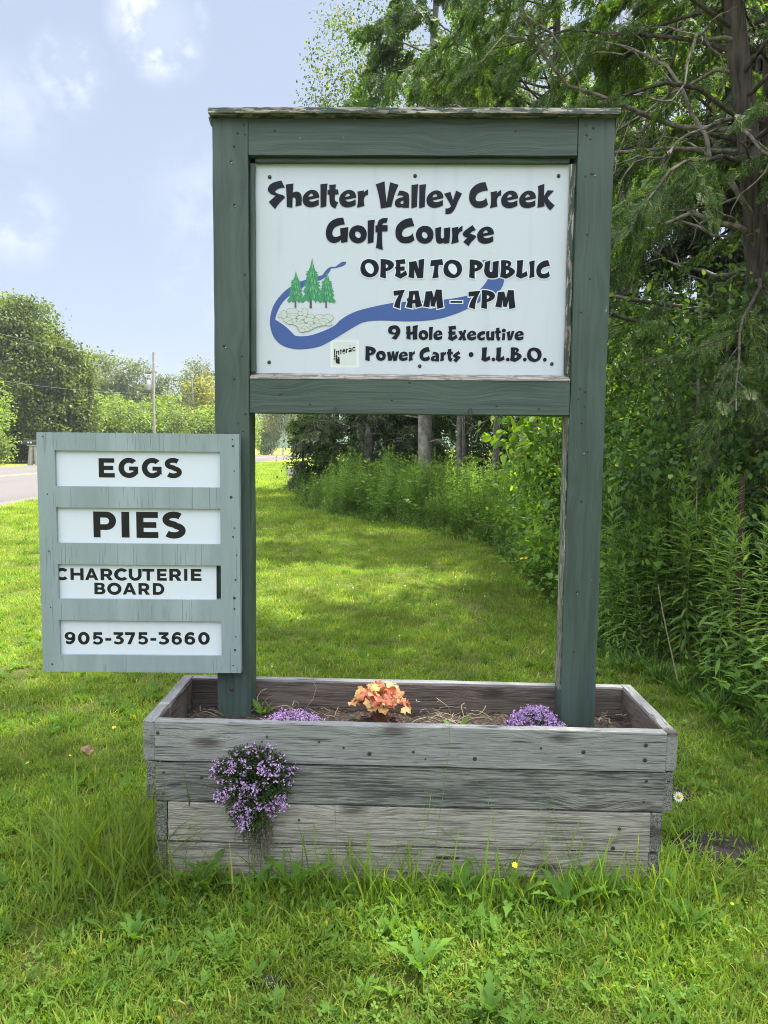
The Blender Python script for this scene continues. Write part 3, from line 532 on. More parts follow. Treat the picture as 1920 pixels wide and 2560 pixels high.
def lens_mesh(name, r, h, k=14):
    bm = bmesh.new(); bmesh.ops.create_uvsphere(bm, u_segments=k, v_segments=6, radius=1)
    for v in bm.verts: v.co = Vector((v.co.x*r, v.co.y*h, v.co.z*r))
    return bmmesh(name, bm, True)
VERT = (0, R(-90), 0)      # board standing up: local X -> world Z

# ---------------------------------------------------------------- golf course sign
sign = tag(empty('golf_course_sign', (0, 0, 0)), 'tall dark green timber sign of two posts framing a white golf course panel', 'sign')
ZT = 2.908
PD = .128
board('post', M['green'], ZT-.34, .140, PD, (-.615, PD/2, .34+(ZT-.34)/2), VERT, sign, seed=1, seg=20, bev=.003)
pr = board('post', M['green'], ZT-.34, .140, PD, (.8135, PD/2, .34+(ZT-.34)/2), VERT, sign, seed=2, seg=20, bev=.003)
# worn pale strip of bare paint down the inner face of that post
board('worn_edge', M['green_peel'], 1.15, .10, .004, (.7415, .066, 1.2), (0, R(-90), R(90)), sign, seed=4, bev=.001)
board('top_rail', M['green'], 1.286, .140, .040, (.099, .023, 2.838), (0, 0, 0), sign, seed=5, bev=.002)
board('top_rail', M['green'], 1.286, .138, .040, (.099, .106, 2.837), (0, 0, 0), sign, seed=6, bev=.002)
board('bottom_rail', M['green'], 1.286, .138, .040, (.099, .023, 1.833), (0, 0, 0), sign, seed=7, bev=.002)
board('bottom_rail', M['green'], 1.286, .138, .040, (.099, .106, 1.833), (0, 0, 0), sign, seed=8, bev=.002)
board('cap', M['green_peel'], 1.588, .022, .205, (.101, .066, ZT+.013), (0, R(.05), 0), sign, seed=9, bev=.003)
for s, x in ((-1, -.685), (1, .8835)):     # little coves under the cap's overhanging ends
    bm = bmesh.new(); pf = [(0, 0), (.012*s, 0), (.010*s, -.012), (.004*s, -.030), (0, -.034)]
    a = [bm.verts.new((x+s*.001+p, -.004, ZT+.001+q)) for p, q in pf]; b = [bm.verts.new((x+s*.001+p, .135, ZT+.001+q)) for p, q in pf]
    bm.faces.new(a); bm.faces.new(b[::-1])
    for i in range(5): bm.faces.new((a[i], a[(i+1) % 5], b[(i+1) % 5], b[i]))
    link('cove', bmmesh('cove', bm), M['green'], sign)
# sign face
panel = link('panel', board_mesh('panel', 1.262, .832, .010, seg=4, rough=0, bev=.001), M['panel'], sign, (.099, .049, 2.334))
PX, PZ, PY = -.53-.099, 1.92-2.334, -.0054        # millimetre origin of the lettering on the panel, panel-local
board('stop_moulding', M['green'], 1.240, .021, .021, (.099, .0325, 2.757), (0, 0, 0), sign, seed=11, bev=.006, seg=8)
for x in (-.533, .731): board('stop_moulding', M['green_peel'] if x > 0 else M['green'], .818, .022, .021, (x, .0325, 2.336), VERT, sign, seed=12+x, bev=.006, seg=8)
bm = bmesh.new(); n = 40; rowA, rowB, rowC, rowD = [], [], [], []
for i in range(n+1):
    x = -.543 + 1.284*i/n; j = .0015*noise.noise(Vector((x*22, 3, 0)))
    rowA.append(bm.verts.new((x, .001, 1.903+j))); rowB.append(bm.verts.new((x, .0435, 1.926+2*j))); rowC.append(bm.verts.new((x, .0435, 1.9))); rowD.append(bm.verts.new((x, .001, 1.9)))
for i in range(n):
    bm.faces.new((rowA[i], rowA[i+1], rowB[i+1], rowB[i])); bm.faces.new((rowB[i], rowB[i+1], rowC[i+1], rowC[i])); bm.faces.new((rowD[i], rowD[i+1], rowA[i+1], rowA[i]))
link('ledge', bmmesh('ledge', bm), M['green_ledge'], sign)
def on_panel(shapes): return [[[Vector((p.x + PX*1000, p.y + PZ*1000)) for p in c] for c in s] for s in shapes]
def lay(name, shapes, lvl, m): return flat(name, on_panel(shapes), PY - .0005*lvl, m, panel)
river = contour(RIVER, 6)
lay('river_drawing', [[river]], 1, M['blue_vinyl'])
for k, row in enumerate(ROWS):
    shapes, halo = [], []
    for c, a, b, x, y in row:
        g = fit(glyph(GL[c]), (a, b, x, y)); shapes += g
        halo += [[grow(s[0], 4.2)] for s in g]
    if k in (2, 3):
        for i, h in enumerate(halo): h[0] = [Vector((p.x, p.y)) for p in h[0]]
        hp = None
        V = []
        ob = lay('letter_outline', halo, 2, M['halo'])
        for i, v in enumerate(ob.data.vertices): v.co.y -= .00001*(int(v.co.x*400) % 7)
    lay('lettering', shapes, 3, M['black_vinyl'])
def conifer(box, seed):
    x0, z0, x1, z1 = box; cx = (x0+x1)/2 + .02*(x1-x0); W = (x1-x0)/2; H = z1-z0
    prof = [(1., 0.), (.90, .075), (.80, .17), (.70, .36), (.685, .62), (.665, .40), (.62, .62), (.60, .42), (.545, .60), (.47, .52), (.455, .76), (.43, .60), (.37, .80), (.355, .58), (.31, .72), (.24, .82), (.20, .66), (.10, .88), (.065, 1.), (.045, .97), (.03, .72), (.01, .92), (.0, .80), (.05, .50), (.0, .30), (.045, .22), (.07, .08)]
    r = random.Random(seed)
    L = [Vector((cx - W*w*r.uniform(.93, 1.04), z0 + H*h)) for h, w in prof]; Rr = [Vector((cx + W*w*r.uniform(.93, 1.04), z0 + H*(h-.008))) for h, w in prof[1:]]
    out = [[[*L, *Rr[::-1]]]]
    lights, darks = [], []
    for h, w in ((.80, .05), (.62, .16), (.62, -.12), (.45, .3), (.48, -.02), (.42, -.3), (.25, .42), (.3, .1), (.28, -.15), (.22, -.45), (.12, .25), (.1, -.3)):
        a = Vector((cx+W*w*.45, z0+H*(h+.10))); b = Vector((cx+W*w*1.15, z0+H*(h-.05))); d = (b-a); nn = Vector((-d.y, d.x)).normalized()*W*.07
        (lights if w > -.2 else darks).append([[a, a+d*.6+nn, b, a+d*.6-nn]])
        a = a + Vector((W*.12, -H*.03)); b = b + Vector((W*.12, -H*.05)); darks.append([[a, a+(b-a)*.6+nn*.6, b, a+(b-a)*.6-nn*.6]])
    return out, lights, darks
for i in (1, 0, 2):
    t = LTREES[i]; s, li, dk = conifer(t[:4], i); tr = t[4:]; lv = 1.6 if i == 1 else 2.4
    lay('trunk_drawing', [[[Vector((tr[0], tr[1])), Vector((tr[2], tr[1])), Vector((tr[2]-1, tr[3])), Vector((tr[0]+1, tr[3]))]]], lv-.2, M['trunk_ink'])
    lay('pine_drawing', s, lv, M['tree_ink'])
    lay('needle_drawing', dk, lv+.25, M['tree_ink_dark']); lay('needle_drawing', li, lv+.5, M['tree_ink_light'])
for q, (cx, cz, rx, rz) in enumerate(ROCKS):
    e = lambda k: [Vector((cx + rx*k*math.cos(a)*(1+.07*math.sin(3*a+q)), cz + (rz*k+ (0 if k == 1 else .2))*math.sin(a)*(1+.06*math.cos(2*a+q*2)))) for a in np.linspace(0, 2*np.pi, 20)[:-1]]
    g = [Vector((cx+(p.x-cx)*(1+1.1/rx), cz+(p.y-cz)*(1+1.1/rz))) for p in e(1)]
    ro = lay('rock_drawing', [[g]], 1.5 + q*.12, M['rock_line']); lay('rock_drawing', [[e(.97)]], 1.5 + q*.12 + .06, M['rock_ink'])
for x, z in SCREWS:
    link('screw', lens_mesh('screw', .0075, .004), M['screw'], panel, (x/1000+PX, PY-.001, z/1000+PZ))
# card payment sticker
a, b, c, d = STICKER
def rrect(a, b, c, d, r=5):
    return [Vector(p) for cx, cy, s in ((c-r, d-r, 0), (a+r, d-r, 90), (a+r, b+r, 180), (c-r, b+r, 270)) for p in [(cx+r*math.cos(R(s+q)), cy+r*math.sin(R(s+q))) for q in (0, 30, 60, 90)]]
stk = flat('sticker', on_panel([[rrect(a, b, c, d)]]), -.0025, M['sticker_edge'], sign); stk.location = (.099, .0466, 2.334)
flat('sticker_face', on_panel([[rrect(a+1.5, b+1.5, c-1.5, d-8)]]), -.003, M['sticker'], stk)
flat('sticker_face', on_panel([[rrect(a+1.5, d-5.5, c-1.5, d-1.2, 1.5)]]), -.003, M['halo'], stk)
flat('sticker_face', on_panel([[rrect(a+14, b+12, c-14, d-14, 3)]]), -.0034, M['sticker_mid'], stk)
flat('lettering', on_panel([[contour(t)] for t in STXT] + [[[Vector((388+2*math.cos(q), 118+2*math.sin(q))) for q in np.linspace(0, 6.28, 9)[:-1]]]]), -.004, M['black_print'], stk)
# nail holes, knots plugs, wire hooks
for x, z, r in [(-.56, 2.88, .004), (-.585, 2.85, .005), (-.555, 2.845, .004), (-.60, 2.80, .005), (-.612, 2.745, .006), (-.60, 2.58, .006), (-.56, 2.31, .005), (-.645, 2.03, .006), (-.575, 1.99, .006), (-.605, 1.90, .005), (-.59, 1.72, .004), (-.56, 1.76, .005), (-.57, 1.69, .004), (-.625, .62, .010),
                (.77, 2.88, .004), (.80, 2.87, .005), (.775, 2.845, .005), (.79, 2.83, .004), (.80, 2.70, .007), (.775, 2.69, .005), (.79, 2.47, .005), (.805, 2.30, .005), (.775, 2.17, .004), (.78, 1.87, .005), (.80, 1.86, .005), (.775, 1.83, .004), (.80, 1.80, .004), (.79, 1.735, .006), (.82, 1.62, .004), (.80, 1.42, .005), (.795, 1.05, .006), (.79, .80, .005)]:
    link('nail_hole', lens_mesh('nail_hole', r, .002, 10), M['nail'], sign, (x, -.0005, z))
for x, z in ((-.60, 2.575), (.80, 1.615), (.792, 1.045), (-.612, 2.74), (.808, 2.695), (-.642, 2.025)):
    link('nail', lens_mesh('nail', .0035, .003, 8), M['steel'], sign, (x+.004, -.001, z-.004))
for x, z in ((-.44, 2.86), (.50, 2.86), (-.3, 1.80), (0.03, 1.82), (.45, 1.80), (.62, 1.79), (.1, 1.89), (-.42, 1.84)):
    link('nail_hole', lens_mesh('nail_hole', .0045, .002, 10), M['nail'], sign, (x, .0025, z))
for x, tail in ((-.195, 1), (.345, 0)):
    pts = [(x, -.001, 1.79), (x-.008, -.006, 1.785), (x-.007, -.008, 1.765), (x, -.007, 1.755), (x+.007, -.008, 1.765), (x+.006, -.006, 1.785), (x, -.001, 1.79)]
    T = [tube(pts, .0016, 5)]
    if tail: T.append(tube([(x, -.007, 1.757), (x+.006, -.006, 1.73), (x+.02, .0, 1.70), (x+.034, .01, 1.66), (x+.04, .012, 1.63)], .0012, 5))
    else: T.append(tube([(x, -.007, 1.757), (x+.002, -.006, 1.74), (x-.003, -.006, 1.733)], .0016, 5))
    link('wire_hook', npmesh('wire_hook', T), M['wire'], sign)

# ---------------------------------------------------------------- grey slide-in board
menu = tag(empty('produce_board', (-.545, -.05, 0), (0, 0, .0247)), 'grey painted board with four white slide-in name strips screwed to the left post', 'sign board')
X0, X1, Z0, Z1 = -.838, -.031, .7035, 1.677
WN = [(-.764, -.1075, 1.4625, 1.6055), (-.7655, -.1075, 1.2335, 1.3775), (-.7665, -.1105, 1.0055, 1.1475), (-.770, -.112, .7745, .9175)]
bm = bmesh.new()
def gridplate(bm, y0, y1):
    xs = [X0] + [q for q in (-.767, -.109)] + [X1]; zs = [Z0]
    for wv in WN[::-1]: zs += [wv[2], wv[3]]
    zs.append(Z1); g = {}
    def vtx(i, j, y):
        if (i, j, y) not in g: g[i, j, y] = bm.verts.new((xs[i], y, zs[j]))
        return g[i, j, y]
    hole = lambda i, j: i == 1 and j in (1, 3, 5, 7)
    for i in range(3):
        for j in range(len(zs)-1):
            if hole(i, j): continue
            bm.faces.new((vtx(i, j, y0), vtx(i+1, j, y0), vtx(i+1, j+1, y0), vtx(i, j+1, y0)))
            bm.faces.new((vtx(i, j, y1), vtx(i, j+1, y1), vtx(i+1, j+1, y1), vtx(i+1, j, y1)))
            for (a, b, c, d), di, dj in (((i, j, i+1, j), 0, -1), ((i+1, j, i+1, j+1), 1, 0), ((i+1, j+1, i, j+1), 0, 1), ((i, j+1, i, j), -1, 0)):
                ii, jj = i+di, j+dj
                if not (0 <= ii < 3 and 0 <= jj < len(zs)-1) or hole(ii, jj):
                    bm.faces.new((vtx(a, b, y0), vtx(a, b, y1), vtx(c, d, y1), vtx(c, d, y0)))
gridplate(bm, 0, .0125)
bmesh.ops.bevel(bm, geom=[e for e in bm.edges if e.calc_face_angle(0) > 1], offset=.0012, segments=1, affect='EDGES')
fr = link('frame', bmmesh('frame', bm), M['grey_paint'], menu)
bm = bmesh.new(); gridplate(bm, .0215, .034)
link('back_frame', bmmesh('back_frame', bm), M['grey_paint'], menu)
for x, wd in ((-.807, .058), (-.069, .070)):
    board('spacer', M['grey_edge'], Z1-Z0-.004, wd, .0086, (x, .017, (Z0+Z1)/2), VERT, menu, bev=.0005, seg=2)
for k, (a, b, c, d) in enumerate(WN):
    br = -.130 if k == 2 else b+.02
    ins = link('name_strip', board_mesh('name_strip', br-a+.012, d-c+.02, .004, seg=2, rough=0, bev=.0005), M['insert'], menu, ((a-.012+br)/2, .0155, (c+d)/2))
    ins.rotation_euler = (0, R(.25) if k == 2 else 0, 0)
    rows = [GROWS[0]] if k == 0 else [GROWS[1]] if k == 1 else [GROWS[2], GROWS[3]] if k == 2 else [GROWS[4]]
    ox, oz = ins.location.x*1000, ins.location.z*1000
    for rw in rows:
        sh = []
        for ch, x0, z0, x1, z1 in rw: sh += fit(geo_cap(ch), (x0-ox, z0-oz, x1-ox, z1-oz), False)
        flat('lettering', sh, -.0026, M['black_print'], ins)
for x, z, r in [(-.812, 1.66, .003), (-.80, 1.43, .003), (-.80, 1.20, .003), (-.80, .97, .003), (-.80, .735, .004), (-.058, 1.655, .003), (-.056, 1.630, .0045), (-.052, 1.53, .003), (-.065, 1.425, .006), (-.052, 1.30, .003), (-.058, 1.265, .004), (-.045, 1.19, .003), (-.05, 1.09, .004), (-.055, 1.015, .006), (-.055, .97, .004), (-.05, .855, .003), (-.054, .80, .005), (-.062, .735, .003)]:
    link('nail_hole', lens_mesh('nail_hole', r, .0015, 8), M['nail'], menu, (x, -.0003, z))

# ---------------------------------------------------------------- planter
PLX0, PLX1, PLY0, PLY1, BH, BT = -.874, 1.079, -.388, .175, .154, .043
planter = tag(empty('planter_box', (0, 0, .005), (0, R(.63), .0128)), 'weathered grey plank planter box standing in the grass around the sign posts', 'planter')
W_ = PLX1-PLX0; cx = (PLX0+PLX1)/2; cy = (PLY0+PLY1)/2; DY = PLY1-PLY0
def lv(k): return BH*(k+.5)
fm = [M['plank_light'], M['plank_light'], M['plank_dark'], M['plank_smooth']]
for k in range(4):
    inset = 0. if k >= 2 else .042
    zc = lv(k); h = BH-.0055
    L = W_-2*BT-2*inset
    board('board', fm[k], L, h, BT, (cx+(.004 if k == 1 else 0), PLY0+BT/2-(.002*k if k != 2 else 0.001), zc), (0, R((.0, .1, -.05, .05)[k]), 0), planter, seed=20+k, seg=30, rough=.0014, bev=.003)
    board('board', [M['plank_smooth'] if k == 3 else M['plank_dark']][0], L, h, BT, (cx, PLY1-BT/2, zc), (0, 0, R(180)), planter, seed=30+k, seg=30, rough=.0014, bev=.003)
    if k == 3: board('inner_board', M['plank_inner'], L-.01, h-.012, .004, (cx, PLY1-BT-.0015, zc-.002), (0, 0, 0), planter, seed=44, bev=.001)
    for s in (-1, 1):
        x = (PLX0+BT/2+inset) if s < 0 else (PLX1-BT/2-inset)
        j = random.uniform(-.004, .004)
        tt = BT*(1.0 if k in (0, 1, 3) else .8)
        board('board', [M['plank_smooth'] if k == 3 else M['plank_dark'], M['end_grain']], DY+.004, h-.002, tt, (x + (0 if k != 2 else -s*.006), cy+j, zc+.001), (0, 0, R(90)), planter, seed=50+k*2+s, seg=10, rough=.0016, bev=.005, endmat=True)
        if k == 3: board('inner_board', M['plank_inner'], DY-2*BT-.01, h-.012, .004, (x-s*(tt/2+.0015), cy, zc-.002), (0, 0, R(90)), planter, seed=60+s, bev=.001)
bm = bmesh.new(); nx, ny = 90, 26
g = [[bm.verts.new((PLX0+BT+.005+(W_-2*BT-.01)*i/nx, PLY0+BT+.002+(DY-2*BT-.004)*j/ny, .487 + .022*noise.fractal(Vector((i*.12, j*.12, 0)), 1., 2., 4) + .012*noise.noise(Vector((i*.7, j*.7, 5))))) for j in range(ny+1)] for i in range(nx+1)]
for i in range(nx):
    for j in range(ny): bm.faces.new((g[i][j], g[i+1][j], g[i+1][j+1], g[i][j+1]))
link('soil', bmmesh('soil', bm, True), M['soil'], planter)
for x, z in [(-.80, .42), (-.80, .34), (-.66, .405), (.97, .43), (.965, .35), (-.42, .565), (-.14, .53), (-.045, .51), (.115, .52), (.16, .495), (.34, .50), (-.23, .55), (.58, .545), (.735, .535), (.96, .51), (.96, .565), (-.3, .25), (.86, .17), (-.82, .57), (.88, .245)]:
    link('nail', lens_mesh('nail', random.choice((.0045, .006, .008)), .002, 10), M['nail'], planter, (x, PLY0-.0065 if z > .46 else PLY0-.004, z))
link('split_hole', lens_mesh('split_hole', .05, .002, 16), M['nail'], planter, (.25, PLY0-.0005, .117)).scale = (1, 1, .13)
# ---------------------------------------------------------------- ground, road
def sheet(name, pts, z, m, kind='structure'):
    tri = tessellate_polygon([[Vector((x, y, 0)) for x, y in pts]])
    F = []
    for t in tri:
        a, b, c = [pts[i] for i in t]; s = (b[0]-a[0])*(c[1]-a[1]) - (c[0]-a[0])*(b[1]-a[1])
        F.append(t if s > 0 else t[::-1])
    return tag(link(name, npmesh(name, [([(x, y, z) for x, y in pts], F)]), m), kind=kind)
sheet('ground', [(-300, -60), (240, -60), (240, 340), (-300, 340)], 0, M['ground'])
ROAD_R = [(-9.6, -60), (-10.2, 5), (-10.7, 18.5), (-11.6, 40), (-12.8, 66), (-11.8, 83), (-6, 112), (14, 150), (60, 200)]
ROAD_L = [(-27.5, -60), (-26.5, 20), (-24.6, 44), (-22.4, 70), (-19.2, 100), (-14, 122), (6, 164), (52, 214)]
sheet('road_shoulder', [(x+.55, y) for x, y in ROAD_R] + [(x-.6, y) for x, y in ROAD_L[::-1]], .004, M['gravel'])
sheet('road', ROAD_R + ROAD_L[::-1], .008, M['asphalt'])
mid = [(-18.6, -60), (-18.6, 18), (-18.3, 44), (-17.6, 68), (-15.5, 92), (-10.5, 118), (10, 157)]
for dx in (-.16, .16):
    sheet('road_line', [(x+dx-.06, y) for x, y in mid] + [(x+dx+.06, y) for x, y in mid[::-1]], .012, M['road_paint'])
BED = [(-8.3, 49), (-4.65, 26.5), (-2.72, 17.6), (-1.71, 14.9), (-.54, 12.9), (.23, 12.07), (.9, 10.96), (1.57, 9.4), (1.72, 7.07), (1.78, 5.2), (1.72, 3.09), (1.78, 2.68), (1.95, 2.13), (2.08, 1.93), (2.08, 1.34), (2.13, .87), (2.3, -2), (2.6, -8)]
sheet('woodland_floor', [(x+.35, y+.15) for x, y in BED] + [(60, -8), (60, 60), (-4, 60)], .006, M['litter'])
def bed_side(x, y):
    """True inside the wild bed on the right"""
    for (x0, y0), (x1, y1) in zip(BED, BED[1:]):
        if y1 <= y <= y0: return x > x0 + (x1-x0)*(y-y0)/(y1-y0)
    return x > BED[-1][0]
def blob(name, cx, cy, rx, ry, z, m, n=26, kind='structure'):
    return sheet(name, [(cx+rx*math.cos(a)*(1+.25*noise.noise(Vector((math.cos(a)*2, math.sin(a)*2, cx*3)))), cy+ry*math.sin(a)*(1+.25*noise.noise(Vector((math.sin(a)*2, math.cos(a)*2, cy*3))))) for a in np.linspace(0, 2*np.pi, n+1)[:-1]], z, m, kind)
DIRT = [(1.37, -.05, .20, .14), (1.40, .42, .11, .06), (-.31, -.92, .07, .03)]
for cx, cy, rx, ry in DIRT:
    bm = bmesh.new(); c0 = bm.verts.new((cx, cy, .010)); rings = []
    for q, (k, z) in enumerate(((.2, .016), (.4, .018), (.6, .016), (.8, .012), (1., .003))):
        rings.append([bm.verts.new((cx+rx*k*math.cos(a)*(1+.25*noise.noise(Vector((math.cos(a)*2, math.sin(a)*2, cx*3)))), cy+ry*k*math.sin(a)*(1+.25*noise.noise(Vector((math.sin(a)*2, 1, cy*3)))), z+.016*(k < .95)*noise.noise(Vector((k*math.cos(a)*6, k*math.sin(a)*6, cx*5))))) for a in np.linspace(0, 2*np.pi, 25)[:-1]])
    for i in range(24):
        j = (i+1) % 24; bm.faces.new((c0, rings[0][i], rings[0][j]))
        for q in range(4): bm.faces.new((rings[q][i], rings[q+1][i], rings[q+1][j], rings[q][j]))
    tag(link('bare_soil', bmmesh('bare_soil', bm, True), M['dirt']), kind='structure')

# ---------------------------------------------------------------- tree tools
def path(p0, d, L, n, wig, grav=0., r=None):
    r = r or rng; P = [np.asarray(p0, float)]; d = unit(d)
    for i in range(n):
        d = unit(d + r.normal(size=3)*wig + np.array([0, 0, -grav])); P.append(P[-1] + d*L/n)
    return np.array(P)
def lerp_path(P, t):
    t = np.clip(t, 0, 1)*(len(P)-1); i = min(int(t), len(P)-2); f = t-i
    return P[i]*(1-f) + P[i+1]*f, unit(P[i+1]-P[i])
def sprays_mesh(name, items, templates):
    pos, dr, up, sc_ = [np.array(q) for q in zip(*items)]; parts = []
    for k, (tv, tf) in enumerate(templates):
        s = slice(k, None, len(templates))
        if len(pos[s]): parts.append(scatter(tv, tf, pos[s], frames(dr[s], up[s]), sc_[s]))
    return npmesh(name, parts)
FAN = [spray_template(s, 5, .06) for s in (11, 12, 13)]
def cedar(base, H, r0, top, zlow, reach, nl, seed, templates, per, size, mat, tmat, side=None, ntw=9, dead=12, prob=1., skip=0.):
    """arbor-vitae: wobbly trunk, sweeping limbs, hanging flat sprays. Returns meshes (trunk, limbs, dead, crown)"""
    r = np.random.default_rng(seed); n = 14
    T = np.array([np.array([top[0]*t**1.2, top[1]*t**1.2, H*t]) + np.array([.10*math.sin(5*t+seed) + .05*math.sin(15*t+seed), .08*math.cos(4*t+seed*2) + .04*math.cos(13*t), 0])*min(1, t*4) for t in np.linspace(0, 1, n)])
    rad = r0*(1-np.linspace(0, 1, n))**.75 + .012; rad[0] *= 1.35
    trunk = [tube(T, rad, 9)]; limbs, deadw, items = [], [], []
    for i in range(nl):
        t = (zlow + (H*.97-zlow)*((i+.5)/nl)**.9)/H; p, _ = lerp_path(T, t)
        az = r.uniform(0, 2*np.pi) if side is None or r.random() > .78 else (side + r.normal()*.55 if r.random() < .56 else -math.pi/2 + r.normal()*.5)
        L = reach*(1-.62*max(0, t-.25))*r.uniform(.65, 1.1)*min(1, 3.2*(1.03-t))
        P = path(p, (math.cos(az), math.sin(az), .25), L, 9, .13, .05, r)
        limbs.append(tube(P, np.linspace(max(.012, r0*.26*(1-t*.6)), .005, 10), 5))
        if r.random() > prob: continue
        for j in range(ntw):
            tj = .25 + .75*(j+r.random())/ntw; q, d = lerp_path(P, tj); s = r.choice((-1, 1))
            sd = np.cross(d, [0, 0, 1])*s
            tw = path(q, d*.55 + sd*r.uniform(.3, 1.) + np.array([0, 0, -.25]), r.uniform(.25, .6)*(1.25-tj*.5)*min(1.4, reach/2), 5, .12, .12, r)
            limbs.append(tube(tw, np.linspace(.006, .002, 6), 4))
            if r.random() < skip: continue
            m_ = int(per*r.uniform(.6, 1.3))
            for k in range(m_):
                q2, d2 = lerp_path(tw, (k+r.random())/m_); s2 = r.choice((-1, 1))
                dd = d2*.8 + np.cross(d2, [0, 0, 1])*s2*r.uniform(0, .9) + np.array([0, 0, -r.uniform(.1, .7)]) + r.normal(size=3)*.15
                items.append((q2 + r.normal(size=3)*.02, unit(dd), unit(np.array([0, 0, .7]) + r.normal(size=3)*.6), size*r.uniform(.7, 1.35)))
    for i in range(dead):
        t = r.uniform(.12, .62); p, _ = lerp_path(T, t); az = r.uniform(0, 2*np.pi) if side is None or r.random() > .8 else side + r.normal()*.7
        L = reach*r.uniform(.35, .85); P = path(p, (math.cos(az), math.sin(az), r.uniform(-.1, .3)), L, 10, .27, .03, r)
        deadw.append(tube(P, np.linspace(.024, .005, 11)*r.uniform(.6, 1.2), 5))
        for j in range(5):
            q, d = lerp_path(P, r.uniform(.2, .95)); deadw.append(tube(path(q, d*.5 + r.normal(size=3)*.8 + np.array([0, 0, -.3]), L*r.uniform(.12, .4), 5, .3, .06, r), np.linspace(.009, .002, 6), 4))
    return (npmesh('trunk', trunk, True), npmesh('limbs', limbs, True), npmesh('dead_branches', deadw, True) if deadw else None, sprays_mesh('crown', items, templates))
def plant_tree(name, label, cat, base, meshes, mats, group=None, rz=0., s=1.):
    root = tag(empty(name, (*base, 0) if len(base) == 2 else base, (0, 0, rz)), label, cat, group); root.scale = (s, s, s)
    for nm, me, m in zip(('trunk', 'limbs', 'dead_branches', 'crown'), meshes, mats):
        if me: link(nm, me, m if len(me.materials) == 0 else None, root)
    return root
def dup(root, loc, rz, s=1., label=None, group=None):
    r = root.copy(); COL.objects.link(r); r.location = (*loc, 0) if len(loc) == 2 else loc; r.rotation_euler = (0, 0, rz); r.scale = (s, s, s) if not isinstance(s, tuple) else s
    if label: r['label'] = label
    if group: r['group'] = group
    for ch in list(root.children):
        c = ch.copy(); COL.objects.link(c); c.parent = r
        for g in list(ch.children):
            d = g.copy(); COL.objects.link(d); d.parent = c
    return r
def broad(H, r0, crown, nlimb, ncl, rc, nper, lsize, seed, tmpl=LEAF_KITE, lean=(0, 0), fork=.35, inner=.35, droop=.3, flat_=.75, low=None, mstem=1, notch=.0):
    """broadleaf tree or shrub. crown: list of ellipsoids (cx,cy,cz,rx,ry,rz). Returns (trunk, limbs, None, crown)"""
    r = np.random.default_rng(seed); trunk, limbs = [], []; tops = []
    for s in range(mstem):
        o = r.normal(size=2)*.12*(mstem > 1); n = 9
        T = np.array([[lean[0]*t**1.3 + o[0]*(1+3*t) + .04*H/5*math.sin(6*t+seed+s), lean[1]*t**1.3 + o[1]*(1+3*t) + .03*H/5*math.cos(5*t+seed+s), H*t*.86] for t in np.linspace(0, 1, n)])
        trunk.append(tube(T, r0/mstem**.5*(1-.85*np.linspace(0, 1, n))+.004, 8)); tops.append(T)
    C = []
    vol = np.array([c[3]*c[4]*c[5] for c in crown]); vol = vol/vol.sum()
    for i in range(ncl):
        c = crown[r.choice(len(crown), p=vol)]; u = unit(r.normal(size=3)); rr = (inner**3 + (1-inner**3)*r.random())**(1/3)
        p = np.array(c[:3]) + u*rr*np.array(c[3:])*(1 + .16*noise.noise(Vector(u*2.2 + seed*1.7)) )
        if noise.noise(Vector(p*.9/max(rc*3, .3) + seed*.37)) < -.32 + notch: continue
        C.append(p)
    C = np.array(C)
    for i in range(nlimb):
        p = C[r.integers(len(C))]; T = tops[r.integers(len(tops))]; q, d = lerp_path(T, np.clip(p[2]/H*.75 - r.uniform(0, .25), fork, .95))
        m_ = (q+p)/2 + np.array([0, 0, -.08*np.linalg.norm(p-q)]) + r.normal(size=3)*.06*np.linalg.norm(p-q)
        ts = np.linspace(0, 1, 7)[:, None]; P = q*(1-ts)**2 + 2*m_*ts*(1-ts) + p*ts**2
        limbs.append(tube(P, np.linspace(r0*.34/mstem**.5, r0*.05+.0015, 7), 5))
    n = len(C)*nper; idx = np.repeat(np.arange(len(C)), nper)
    off = r.normal(size=(n, 3))*np.array([1, 1, flat_])*rc*.62
    pos = C[idx] + off
    if low is not None: pos[:, 2] = np.maximum(pos[:, 2], low*r.uniform(.5, 1.5, n))
    d = unit(off)*.6 + r.normal(size=(n, 3))*.6 + np.array([0, 0, -droop]); up = np.array([0, 0, 1.]) + r.normal(size=(n, 3))*.55
    V, F = scatter(*tmpl, pos, frames(unit(d), up), lsize*r.uniform(.6, 1.25, n))
    return (npmesh('trunk', trunk, True), npmesh('limbs', limbs, True) if limbs else None, None, npmesh('crown', [(V, F)]))

# ---------------------------------------------------------------- the cedars on the right
cmats = (M['bark_cedar'], M['bark_cedar'], M['dead_limb'], M['cedar'])
LEFT = math.pi
cA = cedar((0, 0), 11.5, .105, (-1.5, -.1), 2.35, 3.1, 52, 3, SPRAYS, 27, .125, M['cedar'], None, side=LEFT-.15, ntw=11, dead=17, skip=.12)
plant_tree('cedar_tree', 'near cedar with a leaning trunk and bare twisted grey branches beside the rusty fence post', 'cedar tree', (3.35, 3.4), cA, cmats)
cB = cedar((0, 0), 11.5, .11, (-.9, .3), 1.9, 2.9, 42, 5, FAN, 26, .145, M['cedar'], None, side=LEFT-.2, ntw=10, dead=14, skip=.08)
plant_tree('cedar_tree', 'cedar standing just behind the leaning cedar, its trunk close alongside', 'cedar tree', (3.95, 4.6), cB, cmats)
cC = cedar((0, 0), 11.0, .15, (-.9, .0), 3.2, 3.7, 42, 8, FAN, 24, .165, M['cedar'], None, side=LEFT+.1, ntw=9, dead=14, skip=.14)
